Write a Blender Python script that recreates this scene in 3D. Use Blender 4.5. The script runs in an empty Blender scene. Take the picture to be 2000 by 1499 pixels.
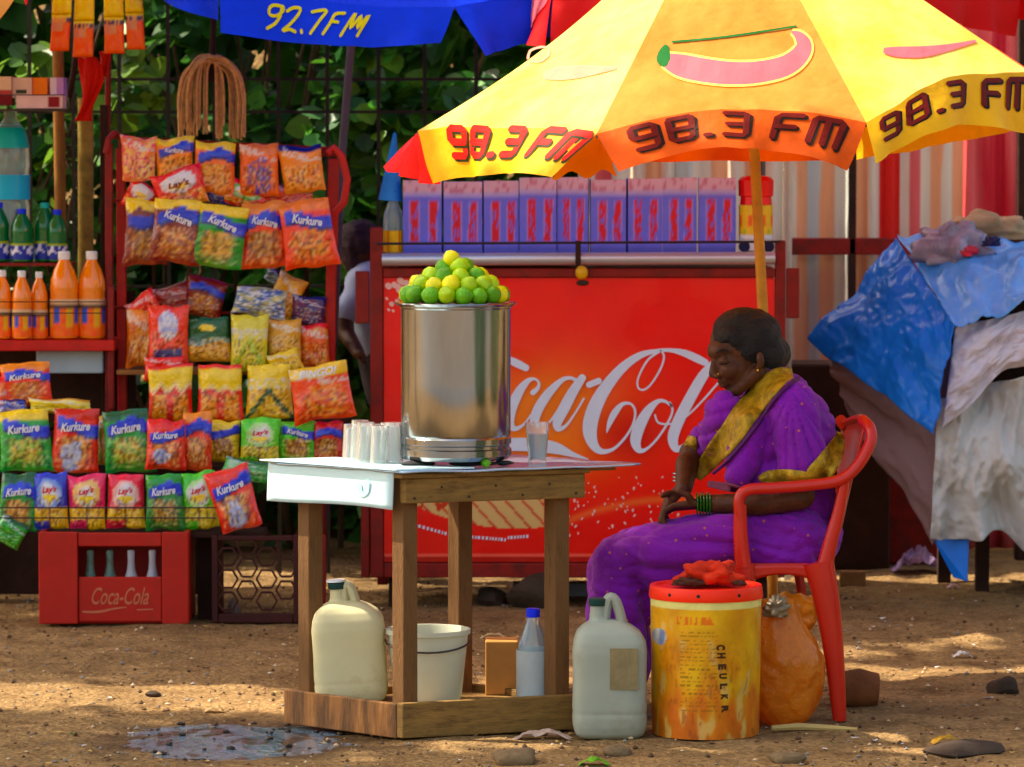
import bpy, bmesh, math, random
import numpy as np
from mathutils import Vector, Matrix, noise
from mathutils.bvhtree import BVHTree

sc = bpy.context.scene
C = sc.collection
RN = random.Random(7)

# ------------------------------------------------------------------ camera, sky, sun, exposure
FPX, CAMZ, TILT = 8160.0, 1.7, math.radians(3.195)      # photo is 2000 px wide; lens and tilt of the camera
cd = bpy.data.cameras.new('camera'); cam = bpy.data.objects.new('camera', cd); C.objects.link(cam)
cam.location = (0, 0, CAMZ); cam.rotation_euler = (math.pi/2 - TILT, 0, 0)
cd.sensor_width = 36; cd.lens = 36*FPX/2000; cd.clip_end = 800; cd.clip_start = .1
cd.dof.use_dof = True; cd.dof.focus_distance = 12.4; cd.dof.aperture_fstop = 6.3
sc.camera = cam
w = bpy.data.worlds.new('World'); sc.world = w; w.use_nodes = True
nt = w.node_tree; bg = nt.nodes['Background']
sky = nt.nodes.new('ShaderNodeTexSky'); sky.sky_type = 'NISHITA'; sky.sun_disc = False
SUN = Vector((-.60, .16, .78)).normalized()              # towards the sun
sky.sun_elevation = math.asin(SUN.z); sky.sun_rotation = math.atan2(SUN.x, SUN.y)
sky.air_density = 1.0; sky.dust_density = 4; sky.ozone_density = .8
wt = nt.nodes.new('ShaderNodeMix'); wt.data_type = 'RGBA'; wt.blend_type = 'MULTIPLY'; wt.inputs[0].default_value = 1   # hazy warm air
wt.inputs[7].default_value = (1.08, 1.0, .84, 1); nt.links.new(sky.outputs[0], wt.inputs[6]); nt.links.new(wt.outputs[2], bg.inputs[0]); bg.inputs[1].default_value = .15
sd = bpy.data.lights.new('sun', 'SUN'); sd.energy = 3.7; sd.angle = math.radians(.6); sd.color = (1, .9, .72)
so = bpy.data.objects.new('sun', sd); C.objects.link(so); so.location = (-5, 2, 9)
so.rotation_euler = SUN.to_track_quat('Z', 'Y').to_euler()
sc.view_settings.view_transform = 'Standard'; sc.view_settings.look = 'None'
sc.view_settings.exposure = 1.5; sc.view_settings.gamma = 1
sc.render.film_transparent = False
sc.cycles.max_bounces = 8; sc.cycles.transparent_max_bounces = 12

# ------------------------------------------------------------------ helpers
def P(px, py, d):
    """point of the place whose distance along the view axis is d, from a photo pixel"""
    x = (px-1000)/FPX; y = -(py-749.5)/FPX
    dy = math.cos(TILT)+y*math.sin(TILT); dz = -math.sin(TILT)+y*math.cos(TILT)
    k = d/dy
    return Vector((x*k, d, CAMZ+dz*k))
def G(px, py):
    y = -(py-749.5)/FPX
    dy = math.cos(TILT)+y*math.sin(TILT); dz = -math.sin(TILT)+y*math.cos(TILT)
    k = -CAMZ/dz
    return Vector(((px-1000)/FPX*k, dy*k, 0))
def lin(c):
    m_ = .3*c[0]+.55*c[1]+.15*c[2]; c = [min(255, max(0, m_+(x-m_)*1.18)) for x in c]
    return tuple((x/255/12.92 if x/255 <= .04045 else ((x/255+.055)/1.055)**2.4) for x in c)
def rgb(r, g, b): return lin((r, g, b))
def V(*a): return Vector(a)
def lerp(a, b, t): return a+(b-a)*t
def sstep(a, b, x):
    t = min(1, max(0, (x-a)/(b-a))); return t*t*(3-2*t)

MATS = {}
def mat(name, col=(.5, .5, .5), rough=.6, metal=0, ns=8, na=.18, bs=60, bd=.0, spec=.35, trans=0, vc=False,
        transl=0, dirt=None, coat=0, sheen=0, stretch=(1, 1, 1), ior=1.45, sss=0, wob=0):
    if name in MATS: return MATS[name]
    m = bpy.data.materials.new(name); m.use_nodes = True; MATS[name] = m
    n = m.node_tree.nodes; l = m.node_tree.links; b = n['Principled BSDF']; out = n['Material Output']
    tc = n.new('ShaderNodeTexCoord'); mp = n.new('ShaderNodeMapping'); mp.inputs['Scale'].default_value = stretch
    l.new(tc.outputs['Object'], mp.inputs[0])
    nz = n.new('ShaderNodeTexNoise'); nz.inputs['Scale'].default_value = ns; nz.inputs['Detail'].default_value = 6
    nz.inputs['Roughness'].default_value = .65
    l.new(mp.outputs[0], nz.inputs['Vector'])
    if vc:
        a = n.new('ShaderNodeAttribute'); a.attribute_name = 'Col'; src = a.outputs['Color']
    else:
        a = n.new('ShaderNodeRGB'); a.outputs[0].default_value = (*col, 1); src = a.outputs[0]
    mr = n.new('ShaderNodeMapRange'); mr.inputs['From Min'].default_value = .3; mr.inputs['From Max'].default_value = .7
    mr.inputs['To Min'].default_value = 1-na; mr.inputs['To Max'].default_value = 1+na*.6
    l.new(nz.outputs['Fac'], mr.inputs['Value'])
    mx = n.new('ShaderNodeMix'); mx.data_type = 'RGBA'; mx.blend_type = 'MULTIPLY'; mx.inputs[0].default_value = 1
    l.new(src, mx.inputs[6]); l.new(mr.outputs[0], mx.inputs[7]); cur = mx.outputs[2]
    if dirt:
        dc, dscale, lo, hi, amt = dirt
        n2 = n.new('ShaderNodeTexNoise'); n2.inputs['Scale'].default_value = dscale; n2.inputs['Detail'].default_value = 8
        n2.inputs['Roughness'].default_value = .7; l.new(mp.outputs[0], n2.inputs['Vector'])
        r2 = n.new('ShaderNodeMapRange'); r2.inputs['From Min'].default_value = lo; r2.inputs['From Max'].default_value = hi
        r2.inputs['To Max'].default_value = amt; l.new(n2.outputs['Fac'], r2.inputs['Value'])
        m2 = n.new('ShaderNodeMix'); m2.data_type = 'RGBA'; l.new(r2.outputs[0], m2.inputs[0])
        l.new(cur, m2.inputs[6]); m2.inputs[7].default_value = (*dc, 1); cur = m2.outputs[2]
    l.new(cur, b.inputs['Base Color'])
    b.inputs['Roughness'].default_value = rough; b.inputs['Metallic'].default_value = metal
    b.inputs['Specular IOR Level'].default_value = spec; b.inputs['Transmission Weight'].default_value = trans
    b.inputs['IOR'].default_value = ior; b.inputs['Coat Weight'].default_value = coat
    b.inputs['Sheen Weight'].default_value = sheen
    if sss: b.inputs['Subsurface Weight'].default_value = sss; b.inputs['Subsurface Scale'].default_value = .02
    if wob:
        rr = n.new('ShaderNodeMapRange'); rr.inputs['To Min'].default_value = max(.03, rough-wob); rr.inputs['To Max'].default_value = rough+wob
        l.new(nz.outputs['Fac'], rr.inputs['Value']); l.new(rr.outputs[0], b.inputs['Roughness'])
    if bd:
        n3 = n.new('ShaderNodeTexNoise'); n3.inputs['Scale'].default_value = bs; n3.inputs['Detail'].default_value = 5
        l.new(mp.outputs[0], n3.inputs['Vector'])
        bp = n.new('ShaderNodeBump'); bp.inputs['Distance'].default_value = bd; bp.inputs['Strength'].default_value = 1
        l.new(n3.outputs['Fac'], bp.inputs['Height']); l.new(bp.outputs[0], b.inputs['Normal'])
    if transl:
        t = n.new('ShaderNodeBsdfTranslucent'); l.new(cur, t.inputs[0])
        ms = n.new('ShaderNodeMixShader'); ms.inputs[0].default_value = transl
        l.new(b.outputs[0], ms.inputs[1]); l.new(t.outputs[0], ms.inputs[2]); l.new(ms.outputs[0], out.inputs[0])
    return m

WL = {}
def tag(o, label=None, cat=None, group=None, kind=None):
    if label: o['label'] = label
    if cat: o['category'] = cat
    if group: o['group'] = group
    if kind: o['kind'] = kind
    return o
def thing(name, label, cat, loc, group=None):
    o = bpy.data.objects.new(name, None); C.objects.link(o); o.empty_display_size = .05
    o.location = loc; WL[o.name] = Vector(loc)
    return tag(o, label, cat, group)

class MB:
    def __init__(s): s.v = []; s.f = []; s.c = None; s.mi = []
    def add(s, vs, fs, col=None):
        k = len(s.v); s.v += [Vector(p) for p in vs]; s.f += [tuple(i+k for i in f) for f in fs]
        if col is not None or s.c is not None:
            if s.c is None: s.c = [(1, 1, 1)]*k
            s.c += (list(col) if isinstance(col, list) else [col or (1, 1, 1)]*len(vs))
        return s
    def box(s, c, sz, rot=None, col=None, taper=1):
        c = Vector(c); x, y, z = [a/2 for a in sz]; vs = []
        for k in (-1, 1):
            t = taper if k > 0 else 1
            for i, j in ((-1, -1), (1, -1), (1, 1), (-1, 1)):
                p = V(i*x*t, j*y*t, k*z)
                if rot is not None: p = rot @ p
                vs.append(c+p)
        return s.add(vs, [(3, 2, 1, 0), (4, 5, 6, 7), (0, 1, 5, 4), (1, 2, 6, 5), (2, 3, 7, 6), (3, 0, 4, 7)], col)
    def bar(s, a, b, wd, th, up=(0, 0, 1), col=None):
        a = Vector(a); b = Vector(b); d = (b-a); L = d.length; z = d.normalized(); u = Vector(up)
        if abs(z.dot(u)) > .95: u = V(0, 1, 0)
        x = u.cross(z).normalized(); y = z.cross(x)
        return s.box((a+b)/2, (wd, th, L), Matrix((x, y, z)).transposed(), col)
    def tube(s, pts, r, n=8, col=None, cap=True, flat=1.0):
        pts = [Vector(p) for p in pts]; m = len(pts); rs = r if isinstance(r, (list, tuple)) else [r]*m
        vs = []; fs = []; px = None
        for i, p in enumerate(pts):
            t = (pts[min(i+1, m-1)]-pts[max(i-1, 0)]).normalized()
            if px is None:
                u = V(0, 0, 1) if abs(t.z) < .9 else V(0, 1, 0)
                px = t.cross(u).normalized()
            else:
                px = (px-t*px.dot(t)).normalized()
            py = t.cross(px)
            for k in range(n):
                a = 2*math.pi*k/n
                vs.append(p+(px*math.cos(a)+py*math.sin(a)*flat)*rs[i])
        for i in range(m-1):
            for k in range(n):
                k2 = (k+1) % n; fs.append((i*n+k, i*n+k2, (i+1)*n+k2, (i+1)*n+k))
        if cap: fs.append(tuple(reversed(range(n)))); fs.append(tuple(range((m-1)*n, m*n)))
        return s.add(vs, fs, col)
    def lathe(s, prof, c=(0, 0, 0), n=28, col=None, rot=None, sx=1, sy=1):
        c = Vector(c); vs = []; fs = []; cl = []; m = len(prof)
        for i, (r, z) in enumerate(prof):
            for k in range(n):
                a = 2*math.pi*k/n; p = V(r*math.cos(a)*sx, r*math.sin(a)*sy, z)
                if rot is not None: p = rot @ p
                vs.append(c+p)
                if isinstance(col, list): cl.append(col[i])
        for i in range(m-1):
            for k in range(n):
                k2 = (k+1) % n; fs.append((i*n+k, i*n+k2, (i+1)*n+k2, (i+1)*n+k))
        if prof[0][0] > 1e-5: fs.append(tuple(reversed(range(n))))
        if prof[-1][0] > 1e-5: fs.append(tuple(range((m-1)*n, m*n)))
        return s.add(vs, fs, cl if isinstance(col, list) else col)
    def grid(s, f, nu, nv, colf=None, flip=False):
        vs = []; fs = []; cl = []
        for j in range(nv+1):
            for i in range(nu+1):
                vs.append(f(i/nu, j/nv))
                if colf: cl.append(colf(i/nu, j/nv))
        for j in range(nv):
            for i in range(nu):
                q = (j*(nu+1)+i, j*(nu+1)+i+1, (j+1)*(nu+1)+i+1, (j+1)*(nu+1)+i)
                fs.append(q[::-1] if flip else q)
        return s.add(vs, fs, cl if colf else None)
    def ell(s, c, r, rot=None, n=12, col=None):
        prof = [(math.sin(math.pi*i/n)*1.0, -math.cos(math.pi*i/n)) for i in range(n+1)]
        prof[0] = (1e-6, -1); prof[-1] = (1e-6, 1)
        c = Vector(c); vs = []; fs = []; m = len(prof); nn = n+4
        for (a, z) in prof:
            for k in range(nn):
                t = 2*math.pi*k/nn; p = V(a*math.cos(t)*r[0], a*math.sin(t)*r[1], z*r[2])
                if rot is not None: p = rot @ p
                vs.append(c+p)
        for i in range(m-1):
            for k in range(nn):
                k2 = (k+1) % nn; fs.append((i*nn+k, i*nn+k2, (i+1)*nn+k2, (i+1)*nn+k))
        return s.add(vs, fs, col)
    def build(s, name, m, parent=None, smooth=False, bevel=0, solid=0, ang=40, sub=0, origin=None):
        vs = s.v
        lo = [min(v[i] for v in vs) for i in range(3)]; hi = [max(v[i] for v in vs) for i in range(3)]
        o0 = Vector(origin) if origin is not None else V((lo[0]+hi[0])/2, (lo[1]+hi[1])/2, lo[2])
        me = bpy.data.meshes.new(name)
        me.from_pydata([tuple(v-o0) for v in vs], [], s.f)
        if s.c is not None:
            a = me.color_attributes.new('Col', 'FLOAT_COLOR', 'POINT')
            arr = np.ones((len(vs), 4), dtype=np.float32); arr[:, :3] = np.array(s.c, dtype=np.float32)
            a.data.foreach_set('color', arr.ravel())
        if isinstance(m, (list, tuple)):
            for q in m: me.materials.append(q)
            if s.mi: me.polygons.foreach_set('material_index', s.mi)
        else: me.materials.append(m)
        if smooth:
            me.polygons.foreach_set('use_smooth', [True]*len(me.polygons))
            if ang < 180:
                try: me.set_sharp_from_angle(angle=math.radians(ang))
                except Exception: pass
        o = bpy.data.objects.new(name, me); C.objects.link(o)
        if parent is not None:
            o.parent = parent; o.location = o0-WL[parent.name]
        else: o.location = o0
        WL[o.name] = o0
        if solid:
            q = o.modifiers.new('solid', 'SOLIDIFY'); q.thickness = solid; q.offset = 0
        if bevel:
            q = o.modifiers.new('bevel', 'BEVEL'); q.width = bevel; q.segments = 2; q.limit_method = 'ANGLE'
        if sub:
            q = o.modifiers.new('sub', 'SUBSURF'); q.levels = sub; q.render_levels = sub
        return o

def copy_tree(o, loc=None, rotz=None, parent=None, scale=None):
    c = o.copy(); C.objects.link(c)
    if parent is not None: c.parent = parent
    if loc is not None: c.location = loc
    if rotz is not None: c.rotation_euler = (0, 0, rotz)
    if scale is not None: c.scale = scale
    WL[c.name] = Vector(c.location)
    for ch in list(o.children):
        copy_tree(ch, parent=c)
    return c

def crom(pts, sub=6, closed=False):
    n = len(pts); out = []
    rg = range(n if closed else n-1)
    for i in rg:
        g = lambda k: pts[k % n] if closed else pts[min(max(k, 0), n-1)]
        p0, p1, p2, p3 = g(i-1), g(i), g(i+1), g(i+2)
        for s_ in range(sub):
            t = s_/sub
            out.append(tuple(.5*((2*b)+(-a+c)*t+(2*a-5*b+4*c-d)*t*t+(-a+3*b-3*c+d)*t**3) for a, b, c, d in zip(p0, p1, p2, p3)))
    if not closed: out.append(tuple(pts[-1]))
    return out

def stroke(mb, pts, f, k=0, sub=6, smooth=True, capr=True, nw=2):
    """flat brush stroke: pts (x, y, width) mapped by f(x, y, k)"""
    q = crom(pts, sub) if smooth else [tuple(p) for p in pts]
    vs = []; fs = []
    L = []
    for i, p in enumerate(q):
        a = q[max(i-1, 0)]; b = q[min(i+1, len(q)-1)]
        tx, ty = b[0]-a[0], b[1]-a[1]; m = math.hypot(tx, ty) or 1; nx, ny = -ty/m, tx/m; h = max(p[2], .5)/2
        L.append((p[0], p[1], nx, ny, h, tx/m, ty/m))
    if capr:
        a = L[0]; b = L[-1]; pre = []; post = []
        for t in (.95, .7, .35):
            pre.append((a[0]-a[5]*a[4]*t, a[1]-a[6]*a[4]*t, a[2], a[3], a[4]*math.sqrt(1-t*t), 0, 0))
        for t in (.35, .7, .95):
            post.append((b[0]+b[5]*b[4]*t, b[1]+b[6]*b[4]*t, b[2], b[3], b[4]*math.sqrt(1-t*t), 0, 0))
        L = pre+L+post
    for (x, y, nx, ny, h, _, _) in L:
        for j in range(nw+1):
            e = -1+2*j/nw; vs.append(f(x+nx*h*e, y+ny*h*e, k))
    w1 = nw+1
    for i in range(len(L)-1):
        for j in range(nw):
            fs.append((i*w1+j, i*w1+j+1, (i+1)*w1+j+1, (i+1)*w1+j))
    mb.add(vs, fs)

TXT = {}
def textverts(s, shear=0, bold=0.0):
    key = (s, shear, bold)
    if key in TXT: return TXT[key]
    cu = bpy.data.curves.new('t', 'FONT'); cu.body = s; cu.size = 1; cu.shear = shear; cu.offset = bold; cu.resolution_u = 3
    ob = bpy.data.objects.new('t', cu); C.objects.link(ob)
    dg = bpy.context.evaluated_depsgraph_get(); me = ob.evaluated_get(dg).to_mesh()
    vs = np.array([v.co[:2] for v in me.vertices]); fs = [tuple(p.vertices) for p in me.polygons]
    ob.evaluated_get(dg).to_mesh_clear(); bpy.data.objects.remove(ob); bpy.data.curves.remove(cu)
    lo = vs.min(0); hi = vs.max(0); vs = (vs-lo)/(hi-lo)
    TXT[key] = (vs, fs, (hi-lo)[0]/(hi-lo)[1]); return TXT[key]
def text_on(mb, s, f, shear=0, bold=0.0):
    """f(u, v) maps the text's unit box"""
    vs, fs, _ = textverts(s, shear, bold)
    mb.add([f(u, v) for u, v in vs], fs)

def blob(name, mb, m, parent, voxel=.008, smooth=6, disp=None, colf=None, origin=None, fac=.5):
    """fuse overlapping shapes into one continuous surface"""
    me = bpy.data.meshes.new('tmp'); me.from_pydata([tuple(v) for v in mb.v], [], mb.f); me.update()
    ob = bpy.data.objects.new('tmp', me); C.objects.link(ob)
    q = ob.modifiers.new('r', 'REMESH'); q.mode = 'VOXEL'; q.voxel_size = voxel
    if smooth: q = ob.modifiers.new('s', 'SMOOTH'); q.factor = fac; q.iterations = smooth
    dg = bpy.context.evaluated_depsgraph_get(); ev = ob.evaluated_get(dg); e = ev.to_mesh()
    vs = [v.co.copy() for v in e.vertices]; ns = [v.normal.copy() for v in e.vertices]
    fs = [tuple(p.vertices) for p in e.polygons]
    ev.to_mesh_clear(); bpy.data.objects.remove(ob); bpy.data.meshes.remove(me)
    if disp: vs = [v+n*disp(v, n) for v, n in zip(vs, ns)]
    r = MB(); r.add(vs, fs, [colf(v, n) for v, n in zip(vs, ns)] if colf else None)
    o = r.build(name, m, parent, smooth=True, ang=180, origin=origin)
    return o, r
def cap(mb, a, b, ra, rb, n=10):
    a = Vector(a); b = Vector(b); d = b-a; L = d.length; z = d.normalized()
    u = V(0, 0, 1) if abs(z.z) < .9 else V(1, 0, 0)
    x = u.cross(z).normalized(); y = z.cross(x); rot = Matrix((x, y, z)).transposed()
    prof = [(1e-5, -ra)]+[(ra*math.cos(t), ra*math.sin(t)) for t in [-1.2, -.8, -.4, 0]]+[(rb*math.cos(t), L+rb*math.sin(t)) for t in [0, .4, .8, 1.2]]+[(1e-5, L+rb)]
    mb.lathe(prof, a, n+4, rot=rot)
def rotm(rx=0, ry=0, rz=0):
    return (Matrix.Rotation(math.radians(rz), 3, 'Z') @ Matrix.Rotation(math.radians(ry), 3, 'Y') @ Matrix.Rotation(math.radians(rx), 3, 'X'))
def fbm(p, s=1, o=4): return noise.fractal(Vector(p)*s, 1.0, 2.0, o)
# ------------------------------------------------------------------ ground
def axis(lo, hi, step, far):
    a = list(np.arange(lo, hi+1e-6, step)); x = step; v = hi; out = []
    while v < far: x *= 1.35; v += x; out.append(v)
    b = []; x = step; v = lo
    while v > -far: x *= 1.35; v -= x; b.append(v)
    return np.array(b[::-1]+a+out)
def gh(x, y):
    h = .02*noise.noise(V(x*.9, y*.9, 0))+.012*noise.noise(V(x*4, y*4, 3))+.007*noise.noise(V(x*13, y*13, 5))
    if 11.3 < y < 17: h *= .9
    # wet hollow beside the table
    q = ((x+.78)/.36)**2+((y-12.08)/.40)**2
    if q < 9: h = h*(1-math.exp(-q*.35)*.72)-.015*math.exp(-q*q*.6)+.003*math.exp(-q*.3)*noise.noise(V(x*30, y*30, 8))+.0025*(1-math.exp(-q))*math.exp(-q*.2)
    if y > 18.6: h += 4.2*sstep(18.6, 23, y)+.3*noise.noise(V(x*.5, y*.5, 1))*sstep(19, 21, y)
    return h
gx = axis(-3.2, 3.4, .022, 300); gy = axis(11.2, 16.6, .022, 300)
nx, ny = len(gx), len(gy)
co = np.zeros((ny, nx, 3), dtype=np.float32)
for j, y in enumerate(gy):
    for i, x in enumerate(gx):
        co[j, i] = (x, y, gh(x, y))
idx = np.arange(nx*ny).reshape(ny, nx)
quads = np.stack([idx[:-1, :-1], idx[:-1, 1:], idx[1:, 1:], idx[1:, :-1]], -1).reshape(-1, 4)
me = bpy.data.meshes.new('ground'); me.vertices.add(nx*ny); me.vertices.foreach_set('co', co.ravel())
me.loops.add(quads.size); me.loops.foreach_set('vertex_index', quads.ravel().astype(np.int32))
me.polygons.add(len(quads)); me.polygons.foreach_set('loop_start', np.arange(0, quads.size, 4, dtype=np.int32))
me.update(); me.validate(); me.polygons.foreach_set('use_smooth', [True]*len(me.polygons))
gm = mat('bare_earth', rgb(146, 121, 88), rough=.95, ns=1.6, na=.3, bs=45, bd=.02, spec=.1,
         dirt=(rgb(98, 76, 52), 5, .46, .66, .8))
gn = gm.node_tree; bb = gn.nodes['Principled BSDF']      # fine speckle of grit on top
vz = gn.nodes.new('ShaderNodeTexVoronoi'); vz.inputs['Scale'].default_value = 85
tcn = gn.nodes.new('ShaderNodeTexCoord'); gn.links.new(tcn.outputs['Object'], vz.inputs['Vector'])
rr = gn.nodes.new('ShaderNodeValToRGB'); rr.color_ramp.elements[0].color = (.45, .42, .38, 1); rr.color_ramp.elements[1].color = (1.35, 1.3, 1.2, 1)
gn.links.new(vz.outputs['Color'], rr.inputs[0])
lk = bb.inputs['Base Color'].links[0].from_socket
mm = gn.nodes.new('ShaderNodeMix'); mm.data_type = 'RGBA'; mm.blend_type = 'MULTIPLY'; mm.inputs[0].default_value = .75
gn.links.new(lk, mm.inputs[6]); gn.links.new(rr.outputs[0], mm.inputs[7]); gn.links.new(mm.outputs[2], bb.inputs['Base Color'])
me.materials.append(gm)
wa = me.attributes.new('wet', 'FLOAT', 'POINT')           # damp soil round the puddle
xy = co.reshape(-1, 3); qq = ((xy[:, 0]+.76)/.52)**2+((xy[:, 1]-12.03)/.50)**2+np.sin(xy[:, 0]*23)*.12+np.sin(xy[:, 1]*31+xy[:, 0]*11)*.12
wa.data.foreach_set('value', np.clip(1.25-qq, 0, 1).astype(np.float32))
at = gn.nodes.new('ShaderNodeAttribute'); at.attribute_name = 'wet'
mw = gn.nodes.new('ShaderNodeMix'); mw.data_type = 'RGBA'; mw.blend_type = 'MULTIPLY'; gn.links.new(at.outputs['Fac'], mw.inputs[0])
gn.links.new(mm.outputs[2], mw.inputs[6]); mw.inputs[7].default_value = (.34, .33, .36, 1); gn.links.new(mw.outputs[2], bb.inputs['Base Color'])
mr_ = gn.nodes.new('ShaderNodeMapRange'); gn.links.new(at.outputs['Fac'], mr_.inputs['Value']); mr_.inputs['To Min'].default_value = .95; mr_.inputs['To Max'].default_value = .3; gn.links.new(mr_.outputs[0], bb.inputs['Roughness'])
go = bpy.data.objects.new('ground', me); C.objects.link(go); tag(go, kind='structure')

# puddle: a real water sheet lying in the hollow
wm = mat('reflection_tinted_water', rgb(112, 130, 146), rough=.1, ns=5, na=.4, bs=22, bd=.006, spec=1, stretch=(1, .45, 1), dirt=(rgb(44, 40, 40), 10, .50, .57, .95))  # grey-blue base colour paints in the pale reflection on the puddle
mb = MB()
vs = []; N = 64
for k in range(N):
    a = 2*math.pi*k/N; r = 1+.22*noise.noise(V(math.cos(a)*2, math.sin(a)*2, 4))+.1*noise.noise(V(math.cos(a)*7, math.sin(a)*7, 4))
    vs.append(V(-.78+math.cos(a)*.46*r, 12.10+math.sin(a)*.46*r, -.0095))
mb.add(vs+[V(-.78, 12.10, -.0095)], [(k, (k+1) % N, N) for k in range(N)])
tag(mb.build('puddle', wm), kind='structure')
# lumps of mud standing in the puddle
MUD = mat('wet_mud', rgb(52, 40, 30), rough=.35, ns=20, na=.4, bs=90, bd=.004)
def lump(mb, c, r, sq=.6, seed=0, n=7):
    vs = []; k0 = len(mb.v)
    mb.ell(c, (r, r*RN.uniform(.7, 1.1), r*sq), n=n)
    for i in range(k0, len(mb.v)):
        p = mb.v[i]; d = p-Vector(c)
        mb.v[i] = Vector(c)+d*(1+.45*noise.noise(d/r*1.3+V(seed, seed*.7, 0)))
mb = MB()
for k in range(26):
    a = RN.uniform(0, 6.28); rr_ = math.sqrt(RN.random())*.5
    lump(mb, (-.78+math.cos(a)*rr_*.7, 12.08+math.sin(a)*rr_*.8, -.006), RN.uniform(.004, .014), .5, k, 5)
tag(mb.build('mud_lumps', MUD, smooth=True), 'dark wet mud lumps poking out of the puddle', 'mud', kind='stuff')
# gravel and grit
GR = mat('grit', vc=True, rough=.85, ns=30, na=.3)
mb = MB()
ico = [(0, 0, 1), (.9, 0, .1), (.28, .85, .1), (-.72, .53, .1), (-.72, -.53, .1), (.28, -.85, .1), (0, 0, -.6)]
icf = [(0, 1, 2), (0, 2, 3), (0, 3, 4), (0, 4, 5), (0, 5, 1), (6, 2, 1), (6, 3, 2), (6, 4, 3), (6, 5, 4), (6, 1, 5)]
pal = [rgb(150, 120, 90), rgb(110, 84, 60), rgb(70, 52, 40), rgb(196, 172, 140), rgb(130, 124, 118), rgb(90, 66, 44)]
for k in range(3600):
    y = 11.3+5.2*RN.random()**1.15; x = RN.uniform(-1, 1)*(y*.135)
    r = RN.choice([.0025, .003, .004, .005, .0065, .009]) * RN.uniform(.7, 1.3)
    z = gh(x, y)+r*.25; a = RN.uniform(0, 6.28); ca, sa = math.cos(a), math.sin(a); q = RN.uniform(.5, 1)
    mb.add([(x+(p[0]*ca-p[1]*sa)*r, y+(p[0]*sa+p[1]*ca)*r*.8, z+p[2]*r*q) for p in ico], icf, RN.choice(pal))
tag(mb.build('gravel', GR), 'small loose stones and grit strewn over the bare earth', 'gravel', kind='stuff')

mb = MB()
for k in range(240):
    y = 11.4+4.6*RN.random()**1.2; x = RN.uniform(-1, 1)*y*.13; a = RN.uniform(0, 6.28); ca, sa = math.cos(a), math.sin(a); r = RN.uniform(.006, .017); t1, t2 = RN.uniform(-.5, .5), RN.uniform(-.3, .7)
    mb.add([V(x+(u*ca-v*sa)*r, y+(u*sa+v*ca)*r, gh(x, y)+.004+abs(u*t1+v*t2)*r) for u, v in ((-1, 0), (-.3, .5), (.5, .4), (1, 0), (.4, -.45), (-.4, -.4))], [(0, 1, 2, 3, 4, 5)], RN.choice([rgb(140, 100, 50), rgb(90, 62, 36), rgb(180, 150, 90), rgb(210, 205, 200), rgb(80, 90, 30), rgb(60, 44, 30)]))
tag(mb.build('leaf_litter', mat('dry_litter', vc=True, rough=.8, ns=20, na=.3)), 'small dry leaves and scraps strewn over the earth', 'leaf litter', kind='stuff')
# stones and litter one can point at
STN = mat('field_stone', rgb(112, 94, 70), rough=.9, ns=14, na=.35, bs=60, bd=.004)
DST = mat('dark_stone', rgb(60, 48, 38), rough=.9, ns=14, na=.35, bs=60, bd=.004)
def stone(px, py, wpx, label, m=STN, sq=.45, name='stone'):
    g = G(px, py); r = wpx/2*g.y/FPX
    mb = MB(); lump(mb, (g.x, g.y, gh(g.x, g.y)+r*sq*.5), r, sq, px, 10)
    return tag(mb.build(name, m, smooth=True), label, 'stone')
stone(1005, 1492, 90, 'flat tan stone half sunk in the earth in front of the stall base')
stone(1205, 1475, 62, 'small pale rounded stone in front of the plastic canister by the yellow tub')
stone(1540, 1488, 70, 'light stone on the ground at the lower edge, right of the yellow tub')
stone(1960, 1355, 60, 'dark clod of earth on the ground near the right edge', DST, .7)
stone(1880, 1470, 150, 'long dark lump of soil lying low at the lower right', DST, .22)
stone(300, 1358, 30, 'dark pebble lying in the sunlit strip left of the stall', DST)
stone(1700, 1360, 10, 'tiny dark pebble behind the chair', DST)
mbl = MB(); g = G(1685, 1392)
mbl.tube([g+V(-.07, .1, .055), g+V(.0, .1, .06), g+V(.055, .1, .056)], [.055, .062, .05], 14)
tag(mbl.build('log', mat('old_wood_brown', rgb(120, 74, 44), rough=.85, ns=10, na=.4, bs=40, bd=.004), smooth=True),
    'short thick brown log lying on the ground behind the chair leg', 'log')
mbl = MB(); g = G(1560, 1432); mbl.tube([g+V(-.08, 0, .014), g+V(0, .02, .016), g+V(.1, .0, .014), g+V(.17, -.01, .012)], [.008, .011, .009, .005], 7)
tag(mbl.build('stick', mat('pale_stick', rgb(190, 165, 110), rough=.8), smooth=True), 'pale dry stick lying at the foot of the orange bag', 'stick')
mbl = MB(); g = G(1665, 1145); mbl.box(g+V(0, 0, .03), (.10, .06, .06))
tag(mbl.build('brick', mat('old_brick', rgb(130, 95, 60), rough=.9, ns=20, na=.3), bevel=.006), 'single old brick lying on the ground behind the chair', 'brick')
def litter(px, py, wd, ht, label, col, name='litter', cat='litter', rough=.5, transl=.2, seed=0, crump=.35):
    g = G(px, py); sx = wd*g.y/FPX; sy = ht*g.y/FPX
    def f(u, v):
        e = .012+sy*crump*(.6+fbm((u*3+seed, v*3, seed), 1.3))
        e *= 1-(2*abs(u-.5))**3
        rim = 1+.25*noise.noise(V(u*5, v*5, seed))
        return g+V((u-.5)*sx*rim, (v-.5)*sy*1.8*rim, max(.003, e)+gh(g.x, g.y))
    m_ = MB(); m_.grid(f, 14, 10)
    return tag(m_.build(name, mat(name+'_'+str(int(px)), col, rough=rough, transl=transl, ns=20, na=.25)), label, cat)
litter(1060, 1443, 110, 24, 'crumpled scrap of white and pink plastic in front of the stall base', rgb(200, 175, 160), 'plastic_scrap', seed=2)
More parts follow.
